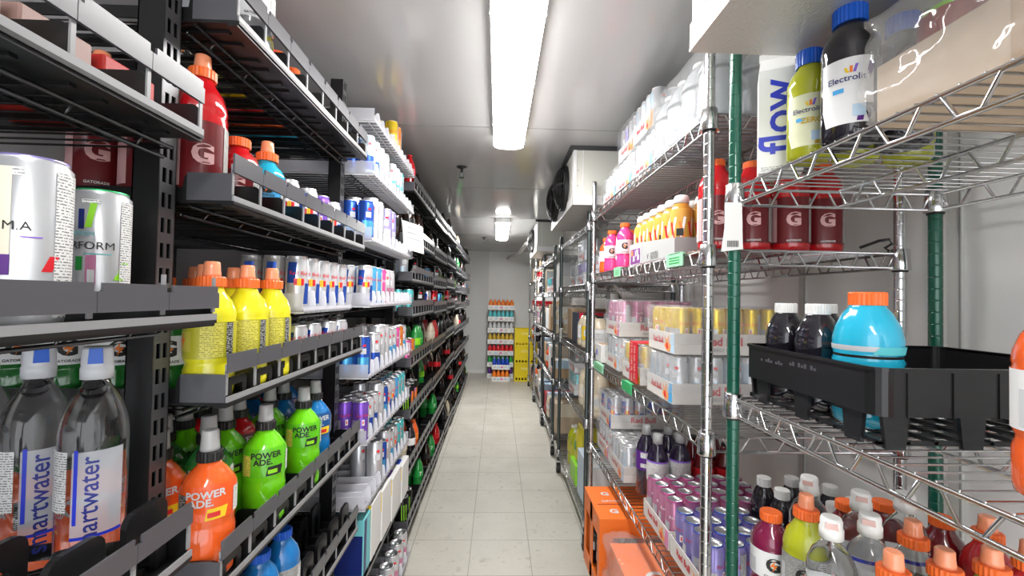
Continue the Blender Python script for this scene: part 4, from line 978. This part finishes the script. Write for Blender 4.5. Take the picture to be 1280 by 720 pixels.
# display carton of coffee drinks
r_ = empty('display_carton', (.515, 1.27, z), 'open white display carton with purple panel holding coffee drink bottles', 'carton'); W, D = .28, .44; b = MB(); w = .003
b.box(0, W, 0, D, 0, w, M_paper); b.prism([(0, w), (D, w), (D, .085), (D * .80, .085), (.02, .06), (0, .055)], 'x', 0, w, mat('carton_grey', (.40, .40, .40), .5)); b.box(w, W, 0, w, w, .06, MATS['carton_grey']); b.box(W - w, W, w, D, w, .12, M_cardl); b.build('carton', r_)
b = MB(); e = -.0007
b.add([(e, D * .68, .004), (e, D * .98, .004), (e, D * .98, .075), (e, D * .68, .070)], [(3, 2, 1, 0)], WHT); b.add([(e * 2, D * .70, .008), (e * 2, D * .96, .008), (e * 2, D * .96, .066), (e * 2, D * .70, .062)], [(3, 2, 1, 0)], mat('deep_purple', (.20, .03, .22), .5))
for q in ((.74, .03), (.80, .045), (.86, .028), (.91, .05), (.77, .05)): b.add([(e * 3, D * q[0] + dx, q[1] + dz) for dx, dz in ((-.011, -.009), (.013, -.011), (.010, .011), (-.009, .008))], [(3, 2, 1, 0)], WHT if q[0] != .91 else colr('orange', 0))
b.add([(e, D * .30, .010), (e, D * .46, .010), (e, D * .46, .034), (e, D * .30, .034)], [(3, 2, 1, 0)], M_nut_k); b.text('V', .022, M_print, on_mx(e, D * .52, .022), .03); b.build('print', r_)
for i in range(4):
    for j in range(6): place(coffee(), .515 + .036 + i * .066, 1.27 + .040 + j * .070, z + .0032, -.5 + .3 * ((i + j) % 2), 'white capped coffee drink bottle in display carton, %s from aisle, %s from near end' % (ORD[i], ORD[j]))
carton('kraft_box', .80, .93, 1.30, 1.68, z, z + .262, M_card, 'brown cardboard box standing behind the coffee drink bottles')
pg = tb('pink', 'orange', False, .92, .036, 'pink')
for k, (x, y) in enumerate(((.535, 1.845), (.535, 2.055), (.615, 1.870), (.615, 2.030))): place(pg, x, y, z, -.3, 'pink sports bottle with orange cap, %s' % ('nearer of the front pair', 'farther of the front pair', 'nearer of the pair behind', 'farther of the pair behind')[k])
for k in range(3): place(tb('orange', 'orange', False, .80, .036, 'white'), .535 + .078 * k, 2.150, z, -.3, 'orange drink bottle next to the pink ones, %s from the aisle' % ORD[k])
for k in range(3): place(tb('dark', 'white', False, .80, .036, 'black'), .700 + .078 * k, 1.95, z, -.3, 'dark drink bottle behind the pink bottles, %s from the aisle' % ORD[k])
# black hook on the shelf edge
b = MB(); b.tube([(.85, 1.005, z + .006), (.89, 1.0, z + .022), (.915, 1.0, z + .026), (.922, 1.0, z + .016), (.905, 1.0, z + .006), (.915, 1.0, z - .002)], .0035, M_black, 8); tag(b.build('plastic_hook'), 'small black plastic hook lying on the chrome shelf edge', 'hook')
# --- chrome rack, third shelf: energy drink packs
z = T[2] + .0005
can_pack(.520, 1.285, z, 6, 4, 'white/lblue', 'pale blue can pack under the yellow one, nearest stack on third shelf', accent='sky')
can_pack(.524, 1.283, z + .147, 6, 4, 'ed_yellow', 'yellow can pack on top of the nearest stack', accent='lblue', ground=colr('pale_tray', 0), lid='yellow')
can_pack(.514, 1.560, z, 6, 4, 'ed_yellow', 'yellow can pack with a red printed band around it', accent='yellow', tape=True, lid='yellow')
can_pack(.520, 1.860, z, 6, 4, 'white/lblue', 'pale can pack under the pink one, farthest stack', accent='lblue')
can_pack(.520, 1.860, z + .147, 6, 4, 'ed_rose', 'pink can pack in crumpled film on top of the farthest stack', h=.150, lid='rose', accent='rose')
# loose film tail over the pink pack
b = MB(); rr = random.Random(3); vs = []
for i in range(7):
    for j in range(7): u, v = i / 6, j / 6; vs.append((.528 + u * .16, 2.06 - v * .22, z + .150 + .162 + .075 * (1 - u) * math.sin(1.2 + v * 1.6) * (1 - v) + rr.uniform(0, .006)))
b.add(vs, [(i * 7 + j, (i + 1) * 7 + j, (i + 1) * 7 + j + 1, i * 7 + j + 1) for i in range(6) for j in range(6)], M_film, True); tag(b.build('plastic_film'), 'loose tail of clear plastic film over the pink can pack', 'film')
def tag_deco(d, W, D, Hh):
    [d.add([(-.0006, D * .82 - k * .018 + dy, Hh * .5 + dz) for dy, dz in ((.006, -.016), (-.006, -.012), (-.007, .012), (.005, .016))], [(0, 1, 2, 3)], M_blue) for k in range(2)]; d.add([(.006, .01, Hh + .0006), (W - .006, .01, Hh + .0006), (W - .006, D - .01, Hh + .0006), (.006, D - .01, Hh + .0006)], [(0, 1, 2, 3)], M_card)
carton('open_box', .500, .60, 2.095, 2.215, z, z + .085, mat('pale_box', (.70, .68, .66), .6), 'small white box with brown top at the far post of the chrome rack', deco=tag_deco)
# --- chrome rack, fourth shelf
z = T[3] + .0005
can_pack(.512, 1.282, z, 6, 4, 'ed_rose', 'open pack of rose cans with silver lids low on the chrome rack', accent='rose', lid='magenta', film=False, tray_h=.055)
can_pack(.512, 1.050, z, 4, 4, 'ed_lilac', 'open pack of violet blue cans with blue rims by the near chrome post', accent='orange', lid='blue', film=False, tray_h=.055)
for k, (x, y) in enumerate(((.765, 1.075), (.765, 1.155), (.765, 1.235), (.845, 1.075), (.845, 1.155), (.845, 1.235), (.915, 1.10), (.915, 1.18))):
    place(squat('dark', h=.235, R=.0345), x, y, z, -.5, 'black drink bottle with white cap behind the violet cans, %s row, %s from near end' % (ORD[0 if k < 3 else 1 if k < 6 else 2], ORD[(k % 3) if k < 6 else k - 6]))
place(tea('purple'), .575, 1.665, z, -.30, 'dark bottle with purple label, farther of two beside the can packs')
place(tea('white'), .580, 1.560, z, -.30, 'dark bottle with white fact label, nearer of two beside the can packs')
place(tea('purple'), .660, 1.665, z, -.3, 'dark bottle with purple label in the second row'); place(tea('white'), .665, 1.570, z, -.3, 'dark bottle with white label in the second row')
for k in range(4): place(sd('maroon', 'red', '', 1.05, 18), .75 + .08 * (k // 2), 1.57 + .085 * (k % 2), z, -.3, 'dark red bottle behind the tea bottles, %s row, %s' % (ORD[k // 2], ('nearer', 'farther')[k % 2]))
can_pack(.515, 1.752, z, 6, 4, 'silver/lblue', 'silver can pack in clear film beside the dark bottles', accent='lblue', words='Red Bull')
can_pack(.515, 1.990, z, 6, 4, 'silver/red', 'silver and red can pack at the bottom of the far stack', accent='rose', words='Red Bull')
can_pack(.520, 1.975, z + .147, 6, 4, 'classic', 'blue and silver can pack with Red Bull lettering on the far stack', accent='blue', film=True, words='Red Bull')
# --- chrome rack, bottom shelf: orange cartons
z = T[4] + .0005
M_ocar = mat('orange_carton', (.82, .17, .02), .45)
r_ = empty('drink_carton', (.395, 1.64, z), 'orange carton with side windows showing dark bottles, jutting into the aisle', 'carton'); W, D, Hh = .30, .285, .305
b = MB(); w = .004
b.box(0, W, 0, D, 0, w, M_ocar); b.box(0, W, 0, D, Hh - w, Hh, M_ocar); b.box(0, W, D - w, D, w, Hh - w, M_ocar); b.box(W - w, W, w, D - w, w, Hh - w, M_ocar)
for q in ((0, w, 0, .035, w, Hh - w), (0, w, .125, .165, w, Hh - w), (0, w, D - .035, D, w, Hh - w), (0, w, .035, D - .035, w, .06), (0, w, .035, D - .035, Hh - .075, Hh - w), (w, .05, 0, w, w, Hh - w), (W - .05, W, 0, w, w, Hh - w), (.05, W - .05, 0, w, w, .06), (.05, W - .05, 0, w, Hh - .07, Hh - w)): b.box(*q, M_ocar)
b.build('carton', r_)
p = MB()
for yy in (.06, .21): p.text('G', .06, WHT, (lambda c: (lambda u, v: (.07 + u * .8, c + v * .7, Hh + .0008)))(yy), .04)
p.add([(x, y, Hh + .0006) for x, y in ((.02, D * .40), (W - .02, D * .40), (W - .02, D * .43), (.02, D * .43))], [(0, 1, 2, 3)], mat('dark_orange', (.40, .06, .01), .5)); p.text('GATORADE', .022, WHT, (lambda u, v: (.10 + u, .145 + v, Hh + .0008)), .02); p.text('G', .03, WHT, on_mx(-.0008, .08, Hh - .035), .03); p.build('print', r_)
for i in range(2):
    for j in range(3): place(tb('dark', 'orange', False, .92, .037, 'black'), .395 + .060 + i * .12, 1.64 + .055 + j * .088, z + .0045, 0, 'dark drink bottle inside the orange carton, %s from the aisle, %s' % (ORD[i], ('nearest', 'middle', 'farthest')[j]))
r_ = empty('bagged_carton', (.415, 1.27, z), 'orange carton under a crumpled clear plastic bag at the bottom of the chrome rack', 'carton')
b = MB(); b.box(.006, .26, .01, .32, 0, .245, M_ocar); b.build('carton', r_); b = MB(); b.text('G', .08, WHT, (lambda u, v: (.10 + u, .12 + v, .2457)), .04); b.text('G', .06, WHT, on_mx(.0052, .2, .16), .04); b.build('print', r_)
o = bpy.data.objects.new('plastic_bag', film_mesh(.0, .268, -.002, .332, .01, .258, amp=.030, seedv=31, cuts=22, m=mat('bag_film', (.90, .88, .87), .08, alpha=.15, spec=1, coat=1))); COL.objects.link(o); o.parent = r_
# green and white tags clipped to shelf edges
def clip_tag(x, y, z, w, h, m, label, lean=0):
    r = empty('shelf_tag', (x, y, z), label, 'tag'); b = MB(); b.box(-.003, 0, -w / 2, w / 2, -h, 0, m); b.box(-.003, .012, -w * .35, w * .35, -.002, .0015, m); b.build('holder', r)
    p = MB()
    for k in range(3): p.add([(-.0036, -w * .35, -h * (.3 + .2 * k)), (-.0036, w * .3, -h * (.3 + .2 * k)), (-.0036, w * .3, -h * (.38 + .2 * k)), (-.0036, -w * .35, -h * (.38 + .2 * k))], [(0, 1, 2, 3)], colr('green', 0) if m is not M_paper else M_grey)
    p.build('tag_print', r)
M_gtag = mat('mint_tag', (.30, .62, .40), .5)
clip_tag(.482, 1.185, T[1] + .002, .11, .036, M_gtag, 'mint green shelf tag by the red bottles, second chrome shelf')
clip_tag(.482, 1.76, T[1] + .002, .09, .036, M_gtag, 'mint green shelf tag under the pink bottles, second chrome shelf')
clip_tag(.482, 1.61, T[2] + .002, .12, .034, mat('bright_tag', (.05, .42, .16), .5), 'bright green shelf tag under the red banded pack')
clip_tag(.482, 2.07, T[2] + .002, .20, .034, M_gtag, 'mint green shelf strip by the far chrome post, third shelf')
clip_tag(.482, 2.262, T[1] - .02, .05, .11, M_paper, 'white paper tag hanging at the far chrome post')
clip_tag(.480, 3.30, 1.10, .08, .07, M_paper, 'white paper tag on the third rack, right of the yellow crates')

# --- third rack
z = 1.4155
can_pack(.520, 2.66, z, 6, 4, 'ed_lilac', 'lilac can pack, lower of two on second shelf of third rack', accent='blue', ground=WHT)
can_pack(.525, 2.66, z + .147, 6, 4, 'white/lblue', 'white can pack, upper of two on second shelf of third rack', accent='blue', ground=WHT)
can_pack(.520, 2.92, z, 6, 4, 'white/lblue', 'pale can pack in loose film farther along second shelf of third rack', accent='sky', ground=WHT)
can_pack(.520, 2.33, z, 6, 4, 'white/lblue', 'white can pack nearest on second shelf of third rack', accent='sky', ground=WHT)
z = 1.0355
jw = jug('cream', 20, .055, .19, 'black', 'white')
for k in range(4): place(jug('cream', 20, .055, .20, 'black', ('white', 'white', 'yellow', 'white')[k]), .56, 2.38 + .125 * k, z, -.4, '%s jug with black cap, %s on third shelf of third rack' % (('white', 'white', 'yellow labelled', 'white')[k], ORD[k]))
for k in range(4): place(jug('clear', 18, .055, .20, 'white', 'sky'), .69, 2.38 + .125 * k, z, -.4, 'clear jug behind the white jugs, %s from near end of third rack' % ORD[k])
carton('box', .53, .80, 2.88, 3.10, z, z + .20, mat('dark_blue_box', (.045, .055, .09), .5), 'dark blue box on third shelf of third rack', deco=stripe_deco('red', 'white'))
carton('box', .53, .80, 3.12, 3.30, z, z + .22, M_card, 'brown cardboard box at the far end of third rack')
z = .6855
can_pack(.520, 2.92, z, 6, 4, 'ed_teal', 'teal can pack, lower of two on fourth shelf of third rack', accent='teal', ground=WHT)
can_pack(.520, 2.92, z + .147, 6, 4, 'black/silver', 'dark can pack, upper of two on fourth shelf of third rack', accent='navy', ground=WHT)
for k in range(3): place(jug('cream', 20, .060, .25, "white", "cream"), .565, 2.40 + .14 * k, z, -.4, 'beige jug, %s from near end of fourth shelf, third rack' % ORD[k])
carton('kraft_box', .66, .92, 2.36, 2.86, z, z + .27, M_card, 'open brown box behind the beige jugs on third rack')
z = .1705
for k in range(4): place(tb('olive', 'white', False, 1.3, .048, 'yellow'), .56 + .11 * (k % 2), 2.98 + .12 * (k // 2), z + .0, -.4, 'yellow green bottle low on third rack, %s from aisle, %s' % (ORD[k % 2], ('nearer', 'farther')[k // 2]))
carton('snack_box', .50, .80, 2.72, 2.92, z, z + .12, colr('lime', 0), 'bright green snack box on bottom shelf of third rack', deco=stripe_deco('green', 'orange'))
for k in range(3):                                               # yellow bags standing on the green box
    r_ = empty('snack_bag', (.55 + .09 * k, 2.82, z + .1215), 'yellow snack bag standing on the green box, %s from the aisle' % ORD[k], 'bag')
    b = MB(); pr = []
    for q, zz in ((.038, 0), (.048, .03), (.046, .12), (.030, .19), (.012, .22)): pr.append((q, zz))
    vs = []; n = 14
    for q, zz in pr:
        for i in range(n): a = 2 * PI * i / n; vs.append((q * .75 * math.cos(a), (.06 + .02 * (zz / .22)) * math.sin(a), zz))
    b.add(vs, [(j * n + i, j * n + (i + 1) % n, (j + 1) * n + (i + 1) % n, (j + 1) * n + i) for j in range(4) for i in range(n)] + [tuple(reversed(range(n))), tuple(range(4 * n, 5 * n))], mat('bag_yellow', (.72, .62, .05), .35), True); b.build('bag', r_)
    b = MB(); b.add([(-.037, .03, .07), (-.037, -.03, .07), (-.037, -.03, .13), (-.037, .03, .13)], [(0, 1, 2, 3)], colr('green', 0)); b.build('bag_print', r_)
carton('blue_carton', .50, .80, 2.34, 2.66, z, z + .26, mat('pale_blue_carton', (.55, .65, .75), .5), 'pale blue carton at near end of bottom shelf of third rack', deco=stripe_deco('white', 'sky'))
# --- far racks: assorted stock
rnd = random.Random(5); BC = [('kraft', M_card, 'brown'), ('tan', M_cardl, 'tan'), ('white', M_box, 'white'), ('blue', mat('dark_blue_box', (0, 0, 0)), 'dark blue'), ('red', mat('dull_red_box', (.42, .05, .06), .5), 'red'), ('grey', mat('grey_box', (.35, .35, .36), .5), 'grey')]
for nm, y0, y1, lv in (('fourth rack', 3.74, 4.60, [1.70, 1.38, 1.02, .64, .17]), ('fifth rack', 4.68, 5.62, [1.70, 1.38, 1.02, .64, .17]), ('last rack', 5.71, 6.60, [1.55, 1.15, .75, .17])):
    for li, z in enumerate(lv):
        y = y0 + .03; k = 0; gap = (lv[li - 1] - .045 - z) if li else .095 if nm == 'fifth rack' else .2
        while y < y1 - .16 and k < 6:
            ch = rnd.random(); z_ = z + .0005
            if ch < .38:
                w = rnd.uniform(.14, .24); w = min(w, y1 - .02 - y); hh = min(gap - .01, rnd.uniform(.13, .26)); q = rnd.choices(BC, (4, 3, 3, 1, .6, 3))[0]
                carton(q[0] + '_box' if q[0] != 'kraft' else 'kraft_box', .50 + rnd.uniform(0, .03), .86, y, y + w, z_, z_ + hh, q[1], '%s box, %s along %s of %s' % (q[2], ORD[k], SHN(li), nm), deco=stripe_deco(rnd.choice(('silver', 'white', 'lblue', 'cream')), rnd.choice(('white', 'silver')))); y += w + .01
            elif ch < .62 and gap > .15:
                st = rnd.choice(('ed_teal', 'ed_rose', 'classic', 'white/lblue', 'ed_red', 'black/silver')); can_pack(.505, y, z_, 4, 3, st, 'can pack, %s along %s of %s' % (ORD[k], SHN(li), nm), film=False, seg=10, accent='sky'); y += .18
            elif gap > .22:
                it = rnd.choice((tb('orange', 'orange', False, .92, .036, 'white'), sd('dark', 'white', '', .95), sd('dark', 'black', '', .95), sd('cream', 'white', '', .95, cap='white')))
                for a in range(2):
                    for i in range(3): place(it, .535 + i * .078, y + .04 + a * .078, z_, -.3, 'drink bottle, %s group on %s of %s, %s from aisle, %s' % (ORD[k], SHN(li), nm, ORD[i], ('nearer', 'farther')[a]))
                y += .165
            else: y += .12
            k += 1
# --- far end: stack of bottle packs and yellow crates
def end_pack(x0, y0, z0, n, c1, label, h=.178, W=.42):
    r = empty('bottle_pack', (x0, y0, z0), label, 'pack of bottles'); D = .25; b = MB(); w = .003; th = .075
    b.box(0, W, 0, D, 0, w, M_paper); b.box(0, W, 0, w, w, th, M_paper); b.box(0, W, D - w, D, w, th, M_paper); b.box(0, w, w, D - w, w, th, M_paper); b.box(W - w, W, w, D - w, w, th, M_paper)
    for k in range(5): b.add([(.02 + k * W / 5, -.0006, .02), (.02 + k * W / 5 + .05, -.0006, .025), (.02 + k * W / 5 + .045, -.0006, .055), (.02 + k * W / 5 + .01, -.0006, .05)], [(0, 1, 2, 3)], colr(('silver', 'lblue', 'rose')[k % 3], 0))
    b.build('tray', r); d = (W - .008) / n
    m = MB(); R = d * .47; cc = colr(c1, 0)
    m.lathe([(R * .8, 0), (R, .008), (R, .115), (R * .6, .140), (R * .42, .150), (R * .42, .166), (R * .38, .168)], [cc, cc, cc, cc, cc, colr('white' if c1 != 'silver' else 'red', 0), WHT], 10); me = m.mesh('bottle')
    for i in range(n):
        for j in range(3):
            o = bpy.data.objects.new('bottle', me); COL.objects.link(o); o.parent = r; o.location = (.004 + d * (i + .5), .006 + d * .5 + j * (D - .012 - d) / 2, w)
    return r
for k, c1 in enumerate(('violet', 'green', 'red', 'gold', 'silver', 'teal', 'orange')):
    end_pack(-.150, 7.22, .0005 + .186 * k, 6, c1, '%s bottle pack in the tall stack at the far wall, %s from the floor' % ({'violet': 'purple'}.get(c1, c1), ORD[k]), W=.425)
for k, c1 in enumerate(('orange', 'blue')): end_pack(-.07, 6.94, .0005 + .186 * k, 4, c1, 'small %s bottle pack in front of the tall stack, %s' % (c1, ('on the floor', 'on top')[k]), W=.28)
M_yel = mat('yellow_crate', (.80, .62, .01), .4)
for k in range(3):
    r_ = empty('plastic_crate', (.285, 6.95, .0005 + .276 * k), 'yellow plastic crate, %s of the stack at the far wall' % ('bottom', 'middle', 'top')[k], 'crate'); W, D, Hh = .36, .36, .273
    b = MB(); w = .008
    b.box(0, W, 0, D, 0, .008, M_yel)
    for (x0, x1, y0, y1) in ((0, W, 0, w), (0, W, D - w, D), (0, w, w, D - w), (W - w, W, w, D - w)): b.box(x0, x1, y0, y1, .06, Hh, M_yel); 
    for (x0, x1, y0, y1) in ((0, W, 0, w), (0, W, D - w, D)):
        b.box(x0, x1, y0, y1, .008, .025, M_yel); 
        for i in range(8): b.box(x0 + i * (W - .02) / 7, x0 + i * (W - .02) / 7 + .02, y0, y1, .025, .06, M_yel)
    for x0 in (0, W - w): b.box(x0, x0 + w, w, D - w, .008, .06, M_yel)
    b.box(-.004, W + .004, -.004, 0, Hh - .022, Hh, M_yel); b.box(-.004, W + .004, -.004, 0, .13, .138, M_yel); b.build('crate_shell', r_)
    b = MB(); [b.add([(W * .30 + k * .036, -.001, .185 + .006 * (k % 2)), (W * .30 + k * .036 + .026, -.001, .183), (W * .30 + k * .036 + .024, -.001, .222), (W * .30 + k * .036 + .004, -.001, .218)], [(0, 1, 2, 3)], mat('faded_yellow', (.86, .74, .25), .4)) for k in range(4)]; b.build('faded_mark', r_)

# ------------------------------------------------------------------ camera, light, colour
f = 550.0
F = Vector((-18, -11, -f)); F = Vector(((622 - 640) / f, -(371 - 360) / f, -1)).normalized()
a = math.radians(1.1); U = Vector((math.sin(a), math.cos(a), 0)); U = (U - F * U.dot(F)).normalized(); R = F.cross(U)
cam = bpy.data.cameras.new('camera'); cam.sensor_width = 36; cam.lens = f / 1280 * 36; cam.clip_start = .02
co_ = bpy.data.objects.new('camera', cam); COL.objects.link(co_)
# rows R, F, U take camera vectors to world X, Y, Z
m3 = Matrix((R, F, U)); co_.matrix_world = Matrix.Translation((0, 0, 1.33)) @ m3.to_4x4()
scn.camera = co_
w = bpy.data.worlds.new('world'); scn.world = w; w.use_nodes = True
w.node_tree.nodes['Background'].inputs[0].default_value = (.95, .97, 1, 1); w.node_tree.nodes['Background'].inputs[1].default_value = 1.5
vs_ = scn.view_settings; vs_.view_transform = 'Standard'; vs_.look = 'None'; vs_.gamma = 1; vs_.use_curve_mapping = False; vs_.exposure = 1.15
